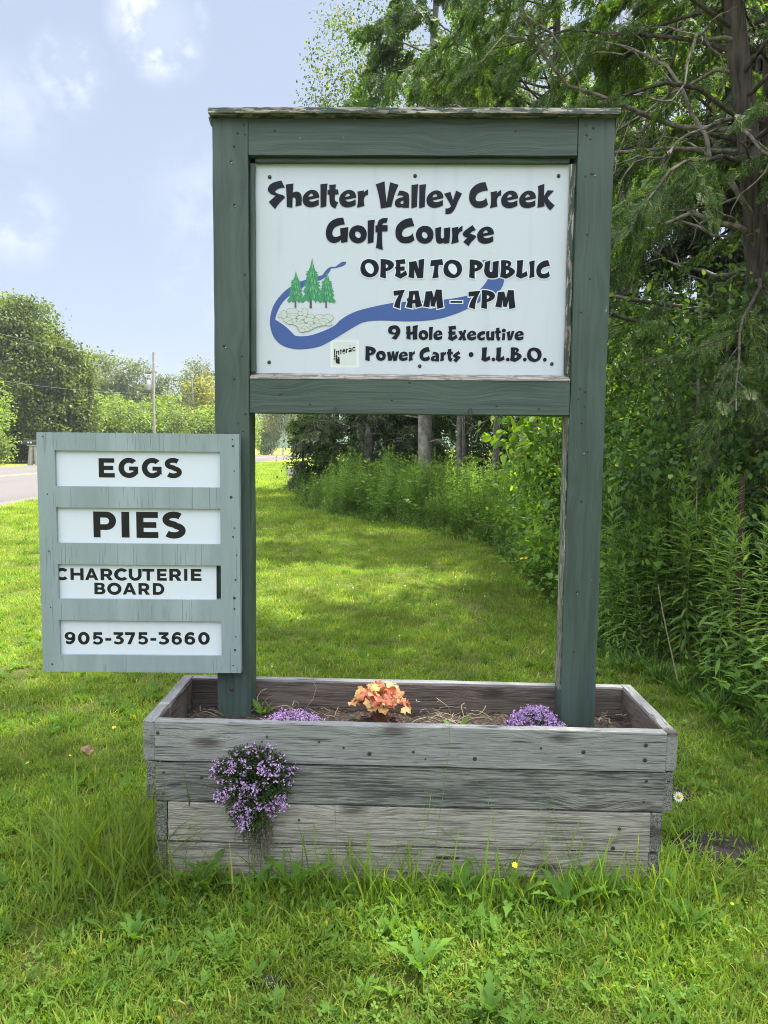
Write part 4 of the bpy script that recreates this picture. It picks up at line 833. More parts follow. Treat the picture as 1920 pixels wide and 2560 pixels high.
plant_tree('cedar_tree', 'cedar whose long limbs reach above the sign top from behind the right post', 'cedar tree', (3.3, 10.4), cC, cmats)
g_ = 'cedars shading the lawn edge'
tB2 = dup(bpy.data.objects['cedar_tree.001'], (6.2, 5.6), 3.9, 1.05, 'dark cedar deep in the trees to the right of the leaning cedar')
tB3 = dup(bpy.data.objects['cedar_tree.002'], (5.8, 11.8), 1.2, 1.05, 'cedar deep in the trees right behind the shrubs by the right post')
# ---------------------------------------------------------------- dark wood seen through the sign frame
dmats = (M['bark_grey'], M['bark_grey'], M['dead_limb'], M['cedar_dark']); gmats = dmats[:3] + (M['cedar'],)
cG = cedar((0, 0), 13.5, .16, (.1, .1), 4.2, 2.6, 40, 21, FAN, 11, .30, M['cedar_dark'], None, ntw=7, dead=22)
gB = plant_tree('conifer_tree', 'tall conifer with a bare pale grey trunk seen through the sign frame', 'conifer', (.60, 13.5), cG, gmats)
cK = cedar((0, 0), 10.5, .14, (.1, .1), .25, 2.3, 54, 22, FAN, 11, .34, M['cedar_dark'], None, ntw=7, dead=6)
kB = plant_tree('conifer_tree', 'dark conifer with foliage to the ground left of the pale trunk', 'conifer', (-.75, 18.2), cK, dmats); kB.scale = (1, 1, .76)
for i, (x, y, rz, s, l) in enumerate([(1.55, 16.2, 1., .8, 'thin trunked conifer just right of the pale grey trunk'), (2.35, 15.3, 2., .85, 'thin trunked conifer far right inside the sign frame'), (1.9, 18.6, 3.4, .9, 'thin conifer trunk in shade between two others behind the pale trunk')]):
    dup(gB, (x, y), rz, (s*.6, s*.6, s), l)
for i, (x, y, rz, s) in enumerate([(1.0, 21.5, 1., 1.1), (3.2, 20.5, 2.5, 1.15), (5.6, 19., 4., 1.1), (8.5, 15.5, .4, 1.1), (8.0, 11.5, 1.7, 1.05), (-1.6, 23.5, 3.3, 1.05), (7.2, 8.2, 5., .95), (9.5, 5., 2.9, 1.05), (5.5, 9.4, 4.4, .85), (11., 20., 1.3, 1.2), (7.2, 2.6, .9, .9)]):
    dup(kB, (x, y), rz, s, 'dark conifer in the shaded wood behind the weeds and shrubs', 'conifers making up the dark wood')
bD = broad(4.3, .06, [(0, 0, 2.1, 1.25, 1.25, 2.0), (.3, -.3, .9, 1.3, 1.2, .9)], 26, 260, .30, 40, .085, 31, LEAF_OVATE, mstem=4, low=.1)
plant_tree('round_bush', 'rounded dark green bush at the far end of the weed bed by the road', 'bush', (-1.95, 18.4), bD, (M['bark_grey'], M['bark_grey'], None, M['shrub']))
for x, y, rz, s, l in ((.3, 18.6, 1., .8, 'dark bush in the shade right behind the pale trunk'), (2.0, 18.0, 2., .85, 'dark bush in the shade between the thin trunks'), (3.7, 16.6, 3., .9, 'dark bush in the shade right of the thin trunks'), (5.4, 15.4, 4., .9, 'dark bush deep in the wood behind the right post'), (4.9, 12.6, .5, .8, 'dark bush in the wood close behind the right post'), (3.4, 20.5, 5., 1.1, 'dark bush farthest back between the thin trunks'), (6.8, 13., 2.6, .95, 'dark bush deepest in the wood right of the sign')):
    dup(bpy.data.objects['round_bush'], (x, y), rz, s, l)
bP = broad(14.5, .14, [(0, 0, 11.2, 1.9, 1.9, 3.2), (-.7, 0, 9.2, 1.6, 1.5, 2.2), (.7, .2, 8., 1.7, 1.7, 2.6)], 46, 560, .36, 34, .095, 41, LEAF_KITE, droop=.5, notch=.0)
pP = plant_tree('poplar_tree', 'tall yellowish green poplar rising behind the top of the sign', 'poplar', (-1.0, 19.6), bP, (M['bark_pale'], M['bark_pale'], None, M['poplar']))
dup(pP, (1.6, 17.3), 2., .86, 'yellow green poplar lit from behind among the cedars above the sign')
dup(pP, (6.3, 10.4), 5., .8, 'yellow green poplar behind the cedar trunks at the far upper right')
dup(pP, (2.9, 14.6), 1., .8, 'yellow green poplar behind the cedar limbs near the sign right top corner')
dup(pP, (4.2, 11.8), 4., .8, 'backlit yellow green poplar behind the cedar branches at the upper right')
bM = broad(13.5, .2, [(-1.3, -.3, 10.6, 2.7, 2.7, 2.2), (-.4, 0, 8.6, 2.2, 2.2, 1.6)], 40, 190, .4, 28, .12, 45, LEAF_OVATE)
pM = plant_tree('maple_tree', 'tall broadleaf tree outside the right edge of the photo that shades the sign', 'tree', (6.3, 2.5), bM, (M['bark_grey'], M['bark_grey'], None, M['shrub']))
dup(pM, (5.2, -11.5), 2.5, .9, 'broadleaf tree behind the viewer mirrored darkly in the right of the sign face'); dup(pM, (9.5, -10), 4.5, .95, 'broadleaf tree farther right behind the viewer')
# ---------------------------------------------------------------- shrubs along the right
smat = (M['bark_grey'], M['bark_grey'], None, M['shrub'])
b1 = broad(3.3, .05, [(0, 0, 1.75, 1.1, 1.0, 1.55), (-.4, -.2, 1., .9, .8, .9)], 30, 330, .22, 40, .062, 51, LEAF_OVATE, mstem=4, droop=.55)
s1 = plant_tree('leafy_shrub', 'tall dark leafy shrub beside the right post under the cedar branches', 'shrub', (2.75, 3.55), b1, smat)
dup(s1, (3.75, 2.75), 2.2, .95, 'dark leafy shrub at the right edge of the photo behind the fence post')
dup(s1, (2.5, 5.3), 4.0, .92, 'dark leafy shrub further back between the right post and the cedars')
dup(s1, (4.0, 4.1), 5.1, 1.1, 'tall leafy shrub in deep shade between the two nearest cedar trunks')
dup(s1, (3.3, 6.6), .9, 1.0, 'leafy shrub in shade farthest back behind the right post')
b3 = broad(2.1, .03, [(0, 0, 1.05, .85, .85, 1.0), (-.2, -.2, .5, .8, .7, .5)], 18, 190, .18, 30, .065, 53, LEAF_OVATE, mstem=4, low=.06, droop=.5)
b3t = plant_tree('leafy_bush', 'bright green leafy bush inside the sign frame next to the right post', 'bush', (2.25, 5.0), b3, (M['bark_grey'], M['bark_grey'], None, M['bright']))
dup(b3t, (2.2, 6.9), 2., .95, 'middle bright green leafy bush behind the right post'); dup(b3t, (2.35, 8.8), 4., .9, 'bright green leafy bush farthest along the bed from the right post'); dup(b3t, (2.9, 10.6), 1., .95, 'light leafy bush among the goldenrods near the thin conifer trunks')
b2 = broad(2.6, .035, [(0, 0, 1.75, .8, .8, .85)], 20, 90, .24, 18, .125, 52, LEAF_OVATE, mstem=3, droop=.7)
plant_tree('big_leaf_sapling', 'sapling with large bright green leaves inside the sign frame by the right post', 'sapling', (2.05, 5.9), b2, (M['bark_grey'], M['bark_grey'], None, M['bright']))
# ---------------------------------------------------------------- goldenrod and other tall weeds
def goldenrod_mesh(H, seed, nleaf=70, lean=.06, LL=.12):
    r = np.random.default_rng(seed); a = r.uniform(0, 6.28)
    P = np.array([[lean*H*t*t*math.cos(a) + .01*math.sin(7*t+seed), lean*H*t*t*math.sin(a), H*t] for t in np.linspace(0, 1, 9)])
    st = npmesh('stem', [tube(P, np.linspace(.0048, .0018, 9), 5)], True)
    t = np.linspace(.10, .93, nleaf); az = np.arange(nleaf)*2.4 + r.normal(size=nleaf)*.3
    pos = np.array([lerp_path(P, q)[0] for q in t]); el = np.interp(t, [0, .5, .85, 1], [-.5, .12, .55, 1.1]) + r.normal(size=nleaf)*.16
    d = np.stack([np.cos(az)*np.cos(el), np.sin(az)*np.cos(el), np.sin(el)], -1)
    L = LL*np.interp(t, [0, .25, .7, 1], [.7, 1.1, .95, .5])*r.uniform(.8, 1.2, nleaf)
    lv_ = npmesh('leaves', [scatter(*LEAF_LANCE, pos, frames(d, np.array([0, 0, 1.]) + r.normal(size=(nleaf, 3))*.15), L)])
    n2 = 16; az = np.arange(n2)*2.4; el = r.uniform(.5, 1.4, n2); d = np.stack([np.cos(az)*np.cos(el), np.sin(az)*np.cos(el), np.sin(el)], -1)
    tp = npmesh('tip', [scatter(*LEAF_LANCE, np.repeat(P[-1:], n2, 0) - np.array([0, 0, 1.])*r.uniform(0, .05, n2)[:, None], frames(d, np.array([0, 0, 1.]) + r.normal(size=(n2, 3))*.1), LL*r.uniform(.35, .65, n2))])
    return st, lv_, tp
GR = [goldenrod_mesh(H, 60+i, int(58*H/1.1), LL=.145) for i, H in enumerate((1.30, 1.12, 1.22, .98))]
def clump(seed, n):
    r = np.random.default_rng(seed); out = [[], [], []]
    for k in range(n):
        g = GR[r.integers(4)]; s = r.uniform(.7, 1.); a = r.uniform(0, 6.28); o = r.normal(size=2)*.17; c, q = math.cos(a), math.sin(a)
        for j in range(3):
            me = g[j]; V = np.zeros(len(me.vertices)*3); me.vertices.foreach_get('co', V); V = V.reshape(-1, 3)*s
            V = np.stack([V[:, 0]*c - V[:, 1]*q + o[0], V[:, 0]*q + V[:, 1]*c + o[1], V[:, 2]], -1)
            kk = me.polygons[0].loop_total; F = np.zeros(len(me.loops), int); me.loops.foreach_get('vertex_index', F); out[j].append((V, F.reshape(-1, kk)))
    return npmesh('stems', out[0], True), npmesh('leaves', out[1] + [(V, F, 1) for V, F in out[2]]), None
GC = [clump(160+i, 7) for i in range(4)]
def goldenrod(i, loc, rz, s, label, group=None, kinds=GR, name='goldenrod_plant'):
    st, lv_, tp = kinds[i % 4]; root = tag(empty(name, (*loc, 0), (0, 0, rz)), label, 'weed', group); root.scale = (s, s, s)
    link('stem', st, M['stalk'] if not st.materials else None, root); link('leaves', lv_, (M['golden'] if tp else [M['golden'], M['golden_top']]) if not lv_.materials else None, root)
    if tp: link('tip', tp, M['golden_top'] if not tp.materials else None, root)
    return root
rr = random.Random(5)
spots = [(2.20, 2.15), (2.38, 1.80), (2.58, 1.62), (2.72, 1.95), (2.30, 1.45), (2.50, 1.32), (2.88, 1.55), (2.66, 1.22), (2.98, 1.9), (3.05, 1.35), (2.82, 1.05), (2.45, 2.3), (3.2, 1.65), (2.95, 2.25), (3.15, 2.15), (2.6, 2.5), (2.2, 2.6), (2.12, 1.75), (3.3, 1.2), (3.1, .95), (2.9, .75), (3.25, .7), (2.35, 2.9), (3.4, 1.9), (2.18, 2.45), (2.5, 2.05), (2.42, 1.58), (2.7, 1.4), (2.56, 1.05), (2.8, 1.3), (3.0, 1.65), (2.75, 2.2), (2.3, 2.05), (2.95, 1.1), (3.15, 1.4), (2.62, 1.8), (2.85, 1.78), (3.05, 2.05), (2.4, 1.2), (2.25, 1.75), (2.48, 2.6), (3.25, 1.95), (2.7, .9), (3.05, .55)]
for i, (x, y) in enumerate(spots):
    goldenrod(i, (x, y), rr.uniform(0, 6), rr.uniform(.92, 1.12), 'tall goldenrod stalk with narrow leaves in the stand by the rusty fence post', 'goldenrods by the fence post')
cnt = 0
while cnt < 285:
    k = rr.uniform(2, 11.2); i = int(k); f = k-i; (x0, y0), (x1, y1) = BED[i], BED[i+1]
    x = x0+(x1-x0)*f; y = y0+(y1-y0)*f; nrm = Vector((y0-y1, x1-x0)).normalized()
    if nrm.x < 0: nrm = -nrm
    o = .2 + 2.0*rr.random()**1.3
    x += nrm.x*o*(1 if y > 9 else .55); y += abs(nrm.y)*o
    if noise.noise(Vector((x*.9, y*.9, 4.))) < -.3: continue
    if y < 4.6 and rr.random() < .4: continue
    goldenrod(cnt, (x, y), rr.uniform(0, 6), rr.choice((.7, .9, 1.05, 1.15, 1.3))*rr.uniform(.9, 1.08)*(.75 if o < .5 else 1.), 'bushy goldenrod clump in the dense weed bed beyond the lawn', 'goldenrods in the weed bed', GC, 'goldenrod_clump'); cnt += 1
# low leafy undergrowth that fills the bed: nobody could count it
def instancer(name, pts, idx, rot, scl, coll, label=None, cat=None):
    me = bpy.data.meshes.new(name); n = len(pts)
    me.vertices.add(n); me.vertices.foreach_set('co', np.asarray(pts, np.float32).ravel())
    for nm, typ, arr, key in (('pick', 'INT', np.asarray(idx, np.int32), 'value'), ('turn', 'FLOAT_VECTOR', np.asarray(rot, np.float32).ravel(), 'vector'), ('size', 'FLOAT_VECTOR', np.asarray(scl, np.float32).ravel(), 'vector')):
        a = me.attributes.new(nm, typ, 'POINT'); a.data.foreach_set(key, arr)
    o = link(name, me); tag(o, label, cat, kind='stuff')
    ng = bpy.data.node_groups.new(name, 'GeometryNodeTree')
    ng.interface.new_socket('Geometry', in_out='INPUT', socket_type='NodeSocketGeometry'); ng.interface.new_socket('Geometry', in_out='OUTPUT', socket_type='NodeSocketGeometry')
    N = ng.nodes.new; L = ng.links.new
    gi, go = N('NodeGroupInput'), N('NodeGroupOutput'); iop = N('GeometryNodeInstanceOnPoints'); ci = N('GeometryNodeCollectionInfo')
    ci.inputs['Collection'].default_value = coll; ci.inputs['Separate Children'].default_value = True; ci.inputs['Reset Children'].default_value = True
    def attr(nm, typ):
        q = N('GeometryNodeInputNamedAttribute'); q.data_type = typ; q.inputs['Name'].default_value = nm; return q.outputs['Attribute']
    e2r = N('FunctionNodeEulerToRotation'); L(attr('turn', 'FLOAT_VECTOR'), e2r.inputs[0])
    iop.inputs['Pick Instance'].default_value = True
    L(gi.outputs[0], iop.inputs['Points']); L(ci.outputs[0], iop.inputs['Instance']); L(attr('pick', 'INT'), iop.inputs['Instance Index'])
    L(e2r.outputs[0], iop.inputs['Rotation']); L(attr('size', 'FLOAT_VECTOR'), iop.inputs['Scale']); L(iop.outputs[0], go.inputs[0])
    md = o.modifiers.new('scatter', 'NODES'); md.node_group = ng; return o
def tuft_coll(name, meshes):
    c = bpy.data.collections.new(name)
    for i, (me, mats) in enumerate(meshes):
        for m in mats: me.materials.append(m)
        o = bpy.data.objects.new('%s_%02d' % (name, i), me); c.objects.link(o)
    return c
def blades(n, rad, h0, h1, w, bend, seed, mi=0, el=(.75, 1.5)):
    """n grass blades, each three tapering quads"""
    r = np.random.default_rng(seed); p = r.normal(size=(n, 2))*rad*.5; az = r.uniform(0, 6.28, n); h = r.uniform(h0, h1, n); e = r.uniform(*el, n); b = r.uniform(.3, 1., n)*bend
    ww = w*r.uniform(.6, 1.3, n); V = []
    side = np.stack([-np.sin(az+r.normal(size=n)*.8), np.cos(az), np.zeros(n)], -1)
    q = np.concatenate([p, np.zeros((n, 1))], 1); rows = [q]
    for k in range(3):
        ek = e - b*k; q = q + (h/3)[:, None]*np.stack([np.cos(az)*np.cos(ek), np.sin(az)*np.cos(ek), np.sin(ek)], -1); rows.append(q)
    for k, (q, f) in enumerate(zip(rows, (.7, 1., .75, .08))): V += [q - side*(ww*f/2)[:, None], q + side*(ww*f/2)[:, None]]
    V = np.stack(V, 1).reshape(-1, 3); base = (np.arange(n)*8)[:, None]
    F = np.concatenate([base + np.array([[2*k, 2*k+1, 2*k+3, 2*k+2]]) for k in range(3)])
    return V, F, mi
CLOV = ([(0, 0, 0), (.45, .38, .10), (.85, .36, .05), (.95, 0, .02), (.85, -.36, .05), (.45, -.38, .10), (.5, 0, -.02)], LEAF_OVATE[1])
def clover(n, rad, h, size, seed, mi=0):
    r = np.random.default_rng(seed); p = r.normal(size=(n, 2))*rad*.5; hh = h*r.uniform(.5, 1.2, n); pos = np.concatenate([p, hh[:, None]], 1)
    parts = []; tilt = r.normal(size=(n, 2))*.35; a0 = r.uniform(0, 6.28, n); sz = size*r.uniform(.6, 1.25, n)
    for k in range(3):
        a = a0 + k*2.094; d = np.stack([np.cos(a), np.sin(a), .12 + tilt[:, 0]*np.cos(a) + tilt[:, 1]*np.sin(a)], -1)
        parts.append((*scatter(*CLOV, pos, frames(d, np.stack([-tilt[:, 0], -tilt[:, 1], np.ones(n)], -1)), sz), mi))
    s0 = np.concatenate([p*.6, np.zeros((n, 1))], 1); w_ = np.array([.0007, 0, 0])
    V = np.stack([s0-w_, s0+w_, pos+w_, pos-w_], 1).reshape(-1, 3); parts.append((V, (np.arange(n)*4)[:, None] + np.array([[0, 1, 2, 3]]), mi))
    return parts
def rosette(n, L, seed, mi=0, tmpl=LEAF_OVATE, el=(.15, .9)):
    r = np.random.default_rng(seed); a = np.arange(n)*2.4 + r.normal(size=n)*.2; e = r.uniform(*el, n)
    d = np.stack([np.cos(a)*np.cos(e), np.sin(a)*np.cos(e), np.sin(e)], -1)
    sc_ = np.stack([L*r.uniform(.6, 1.2, n)]*3, -1)*np.array([1, .62, .8]); return (*scatter(*tmpl, np.zeros((n, 3)) + np.array([0, 0, .005]), frames(d, np.array([0, 0, 1.]) + r.normal(size=(n, 3))*.2), sc_), mi)
gm = [M['grass'], M['clover'], M['thatch'], M['dandelion']]
NEAR = tuft_coll('tuft', [
    (npmesh('tuft', [blades(32, .08, .022, .046, .0030, .35, 1)]), gm), (npmesh('tuft', [blades(24, .075, .026, .06, .0048, .45, 2)]), gm),
    (npmesh('tuft', [blades(16, .07, .03, .07, .0066, .5, 3), blades(8, .06, .03, .06, .003, .3, 4)]), gm),
    (npmesh('tuft', [blades(14, .08, .03, .07, .0026, .5, 5), blades(7, .08, .03, .07, .0022, .2, 6, 2, (.05, .8))]), gm),
    (npmesh('tuft', clover(12, .09, .028, .0105, 7, 1)), gm), (npmesh('tuft', clover(8, .07, .035, .012, 8, 1) + [blades(6, .06, .04, .08, .003, .4, 9)]), gm),
    (npmesh('tuft', [rosette(7, .055, 10, 3), blades(5, .05, .04, .07, .003, .4, 11)]), gm),
    (npmesh('tuft', [blades(10, .09, .03, .07, .0022, .15, 12, 2, (.0, .4)), blades(5, .06, .03, .05, .003, .3, 13)]), gm)])
def field(n, y0, y1, xl, xr, seed, w, size, keep=None, sz=(.75, 1.25)):
    r = np.random.default_rng(seed); y = r.uniform(y0, y1, n); f = (y-y0)/(y1-y0)
    x = r.uniform(0, 1, n)*((xr[0]+(xr[1]-xr[0])*f) - (xl[0]+(xl[1]-xl[0])*f)) + xl[0]+(xl[1]-xl[0])*f
    ok = ~((x > PLX0+.03) & (x < PLX1-.03) & (y > PLY0+.005) & (y < PLY1-.005))
    ok &= x > np.interp(y, [p[1] for p in ROAD_R], [p[0] for p in ROAD_R]) + .7
    for cx, cy, rx, ry in DIRT: ok &= (((x-cx)/rx)**2 + ((y-cy)/ry)**2 > 1.1*r.uniform(.55, 1.2, n)) | (r.random(n) < .08)
    bedx = np.interp(-y, [-p[1] for p in BED], [p[0] for p in BED]); ok &= x < bedx + .45
    nz = np.array([noise.noise(Vector((a*1.6, b*1.6, 3.))) for a, b in zip(x, y)]); nz2 = np.array([noise.noise(Vector((a*5, b*5, 9.))) for a, b in zip(x, y)])
    ok &= ~((nz2 < -.38) & (r.random(n) < .7))
    pr = np.array(w, float); idx = np.zeros(n, int)
    for i in range(n):
        q = pr.copy(); q[4:6] *= max(.05, .9 + 2.6*nz[i]); q[:3] *= max(.3, 1 - 1.1*nz[i]); q /= q.sum(); idx[i] = r.choice(len(q), p=q)
    s = size*r.uniform(*sz, n); s *= np.where((y > -.9) & (y < -.36) & (x > -1.05) & (x < 1.3), 1 + .45*np.clip((y+.9)/.5, 0, 1), 1.)
    rot = np.stack([r.normal(size=n)*.12, r.normal(size=n)*.12, r.uniform(0, 6.28, n)], -1)
    return np.stack([x, y, np.zeros(n)], -1)[ok], idx[ok], rot[ok], np.stack([s]*3, -1)[ok]
W8 = [.25, .24, .29, .09, .022, .035, .07, .025]
fs = [field(16500, -2.6, .6, (-2.4, -2.4), (2.5, 2.5), 1, W8, 1.0), field(9000, .6, 4., (-3.6, -5.), (2.5, 2.5), 2, W8, 1.05), field(9500, 4., 10., (-5., -8.5), (2.5, 2.5), 3, [.34, .24, .10, .16, .06, .05, .02, .08], 1.35),
      field(9000, 10., 24., (-8.5, -11.5), (3, -2), 4, [.36, .26, .10, .18, .03, .02, .01, .08], 2.1), field(6000, 24., 62., (-11.5, -13.), (-2., -7), 5, [.4, .3, .1, .2, 0, 0, 0, 0], 3.2)]
A_ = [np.concatenate(q) for q in zip(*fs)]
instancer('lawn_grass', *A_, NEAR, 'short mown lawn of grass and clover', 'grass')
# undergrowth of the wild bed
um = [M['low_leaf'], M['golden'], M['grass'], M['shrub']]
UND = tuft_coll('undergrowth', [(npmesh('undergrowth', [(*broad(.5, .004, [(0, 0, .28, .22, .22, .26)], 0, 16, .07, 9, .05, 70+i, LEAF_OVATE)[3:], ) ] if False else [rosette(14, .2, 80+i, 0, LEAF_OVATE, (.3, 1.3)), blades(14, .2, .15, .38, .007, .5, 90+i, 2)]), um) for i in range(3)] +
                [(npmesh('undergrowth', [rosette(20, .3, 84+i, 3, LEAF_LANCE, (.4, 1.4)), rosette(12, .16, 86+i, 0, LEAF_OVATE, (.2, 1.1))]), um) for i in range(2)])
P_, I_, R_, S_ = [], [], [], []
while len(P_) < 2600:
    k = rr.uniform(1, 16); i = int(k); f = k-i; (x0, y0), (x1, y1) = BED[i], BED[i+1]
    x = x0+(x1-x0)*f; y = y0+(y1-y0)*f; o = -.1 + 3.2*rr.random()**1.4
    P_.append((x+o*(1 if y < 12 else .6), y+(o*.4 if y > 2 else 0) + rr.uniform(-.2, .2), 0)); I_.append(rr.randrange(5)); R_.append((rr.gauss(0, .15), rr.gauss(0, .15), rr.uniform(0, 6.28))); s = rr.uniform(.6, 1.2)*(.5 if o < .15 else .8 if o < .5 else 1.15); S_.append((s, s, s))
instancer('undergrowth', P_, I_, R_, S_, UND, 'low tangled green undergrowth of the wild bed', 'undergrowth')
# ---------------------------------------------------------------- small plants
def leafy(n, L, w, stem_h, seed, tmpl=LEAF_OVATE):
    r = np.random.default_rng(seed); st, lf = [], []
    for s in range(n):
        a = r.uniform(0, 6.28); P = path((r.normal()*.03, r.normal()*.03, 0), (math.cos(a)*.35, math.sin(a)*.35, 1), stem_h*r.uniform(.6, 1.15), 7, .12, .03, r); st.append(tube(P, np.linspace(.0035, .0012, 8), 4))
        m_ = int(9*stem_h/.4)+5; t = np.linspace(.15, 1, m_); az = np.arange(m_)*2.4 + r.normal(size=m_)*.3; el = r.uniform(-.25, .5, m_)
        d = np.stack([np.cos(az)*np.cos(el), np.sin(az)*np.cos(el), np.sin(el)], -1); pos = np.array([lerp_path(P, q)[0] for q in t])
        lf.append(scatter(*tmpl, pos, frames(d, np.array([0, 0, 1.]) + r.normal(size=(m_, 3))*.25), np.stack([L*r.uniform(.6, 1.2, m_)]*3, -1)*np.array([1, w, 1])))
    return npmesh('stems', st, True), npmesh('leaves', lf)
LS = [leafy(7, .075, 1., .55, 101), leafy(9, .065, 1.1, .42, 102), leafy(6, .085, .9, .7, 103)]
def leafy_plant(i, loc, rz, s, label, group, m='low_leaf', name='low_shrub', cat='shrub'):
    root = tag(empty(name, (*loc, 0), (0, 0, rz)), label, cat, group); root.scale = (s, s, s)
    for nm, me, mm_ in zip(('stems', 'leaves'), LS[i % 3], (M['stalk'], M[m])): link(nm, me, mm_ if not me.materials else None, root)
    return root
for i, (x, y) in enumerate([(2.3, 1.1), (2.55, .85), (2.42, .62), (2.75, .7), (2.25, 1.5), (2.62, 1.15), (2.95, .5), (2.2, 1.85), (2.7, .4), (3.1, .3), (2.85, .1)]):
    leafy_plant(i, (x, y), i*1.3, rr.uniform(.8, 1.15), 'low bright leaved shrub at the lawn edge in front of the goldenrods', 'low shrubs at the lawn edge')
for i, (x, y) in enumerate([(1.85, 3.3), (1.9, 4.1), (2.05, 3.7), (1.9, 4.8), (2.0, 2.9), (1.95, 5.5), (1.85, 6.4), (2.05, 7.2)]):
    leafy_plant(i+1, (x, y), i*2.1, rr.uniform(1.0, 1.5), 'leafy young shrub at the lawn edge behind the right post', 'young shrubs behind the right post')
lc = 0
while lc < 34:
    k = rr.uniform(2.2, 9.6); i = int(k); f = k-i; (x0, y0), (x1, y1) = BED[i], BED[i+1]
    nrm = Vector((y0-y1, x1-x0)).normalized(); nrm = nrm if nrm.x > 0 else -nrm; o = rr.uniform(.05, 1.1)
    leafy_plant(lc, (x0+(x1-x0)*f + nrm.x*o, y0+(y1-y0)*f + abs(nrm.y)*o), rr.uniform(0, 6), rr.uniform(1.0, 2.1), 'broad leaved young shrub among the goldenrods of the weed bed', 'young shrubs in the weed bed', rr.choice(('low_leaf', 'bright'))); lc += 1
# yellow flowered weeds
def flower_heads(pts, rad, npet, m_, face=None, wid=.45):
    parts = []
    for p in pts:
        a = np.arange(npet)*2*np.pi/npet; nrm = unit(np.array(face if face is not None else (0, -.5, 1.)) + rng.normal(size=3)*.35)
        u = unit(np.cross(nrm, [0.3, 1, .2])); v = np.cross(nrm, u); d = np.cos(a)[:, None]*u + np.sin(a)[:, None]*v + nrm*.18
        parts.append((*scatter([(0, 0, 0), (.55, wid*.5, 0), (1, 0, 0), (.55, -wid*.5, 0)], [(0, 3, 2, 1)], np.repeat(np.array([p]), npet, 0), frames(d, np.repeat(nrm[None], npet, 0)), np.full(npet, rad)), m_))
    return parts
for i, (x, y, lab) in enumerate([(1.70, 5.15, 'yellow flowered weed nearest the right post at the bed edge'), (1.66, 6.0, 'middle one of three yellow flowered weeds along the bed edge'), (1.62, 7.1, 'yellow flowered weed farthest back along the bed edge')]):
    root = leafy_plant(i, (x, y), i*1.7, 1.35, lab, None, 'golden', 'yellow_flower_weed', 'wildflower')
    pts = [(rng.normal()*.14, rng.normal()*.14-.06, rng.uniform(.25, .72)) for k in range(11)]
    link('blossoms', npmesh('blossoms', flower_heads(pts, .017, 5, 0, wid=.8)), M['yellow_petal'], root)
# dandelion rosettes, tall grass clumps by the planter
def dandelion_mesh(n, L, seed, el):
    r = np.random.default_rng(seed); parts = []
    for i in range(n):
        a = i*2.4 + r.normal()*.25; e = r.uniform(*el); Lq = L*r.uniform(.65, 1.15); q = np.array([0., 0, .004]); rowc, rowl, rowr = [], [], []
        side = np.array([-math.sin(a), math.cos(a), 0]); K = 9
        for k in range(K+1):
            t = k/K; ek = e - 1.15*t*t; w = Lq*.105*(math.sin(min(1, t*1.15)*math.pi*.86)**.8)*(1.15 if k % 2 else .5) + .001
            if k == K: w = .0008
            up = np.array([0, 0, 1.])*w*.25
            rowc.append(q.copy()); rowl.append(q + side*w + up - (np.array([math.cos(a), math.sin(a), 0])*w*.35 if k % 2 else 0)); rowr.append(q - side*w + up - (np.array([math.cos(a), math.sin(a), 0])*w*.35 if k % 2 else 0))
            q = q + Lq/K*np.array([math.cos(a)*math.cos(ek), math.sin(a)*math.cos(ek), math.sin(ek)])
        V = np.array(rowl + rowc + rowr); F = [(k, k+1, K+1+k+1, K+1+k) for k in range(K)] + [(K+1+k, K+1+k+1, 2*K+2+k+1, 2*K+2+k) for k in range(K)]
        parts.append((V, np.array(F)[:, ::-1]))
    return npmesh('dandelion_plant', parts)
DD = [dandelion_mesh(9, .17, 1, (.7, 1.45)), dandelion_mesh(7, .14, 2, (.4, 1.3)), dandelion_mesh(8, .19, 3, (.8, 1.5))]
ddl = [(-.62, -.47, 'dandelion with toothed leaves standing below the thyme at the left of the planter front'), (-.45, -.50, 'dandelion whose leaves reach up under the hanging thyme'), (-.30, -.46, 'large upright dandelion leaves against the planter just right of the thyme'), (.30, -.48, 'dandelion leaves under the dark slot in the bottom plank'), (.48, -.50, 'dandelion beside the yellow flower at the planter front'), (.66, -.52, 'dandelion in front of the right half of the bottom plank'), (.80, -.47, 'broad dandelion rosette near the right end of the planter front'), (.98, -.50, 'dandelion at the right front corner of the planter'), (.15, -.86, 'pale dandelion rosette in the lawn in front of the planter middle'), (.34, -1.05, 'dandelion rosette nearest the lower edge of the photo'), (-.05, -.62, 'dandelion in the grass below the middle of the planter'), (1.05, -.62, 'dandelion in the lawn off the right front corner of the planter'), (-.78, -.75, 'small dandelion rosette in the lawn left of the planter front')]
for i, (x, y, l) in enumerate(ddl):
    me = DD[i % 3]; o = link('dandelion_plant', me, M['dandelion'] if not me.materials else None, None, (x, y, 0), (0, 0, i*1.1)); s = rr.uniform(.75, 1.1)*(1.15 if y > -.6 else .75); o.scale = (s, s, s); tag(o, l, 'dandelion')
cm = npmesh('grass_clump', [blades(150, .22, .26, .52, .0055, .30, 31, 0, (1.0, 1.52)), blades(60, .3, .15, .3, .0045, .4, 32)]); o = link('grass_clump', cm, M['grass'], None, (-.97, -.42, 0)); o.scale = (1.25, 1.1, 1.1); tag(o, 'tall grass clump against the left front corner of the planter', 'grass clump')
cm2 = npmesh('grass_clump', [blades(34, .13, .14, .30, .0055, .35, 33, 0, (.95, 1.5)), blades(16, .14, .09, .2, .004, .5, 34)])
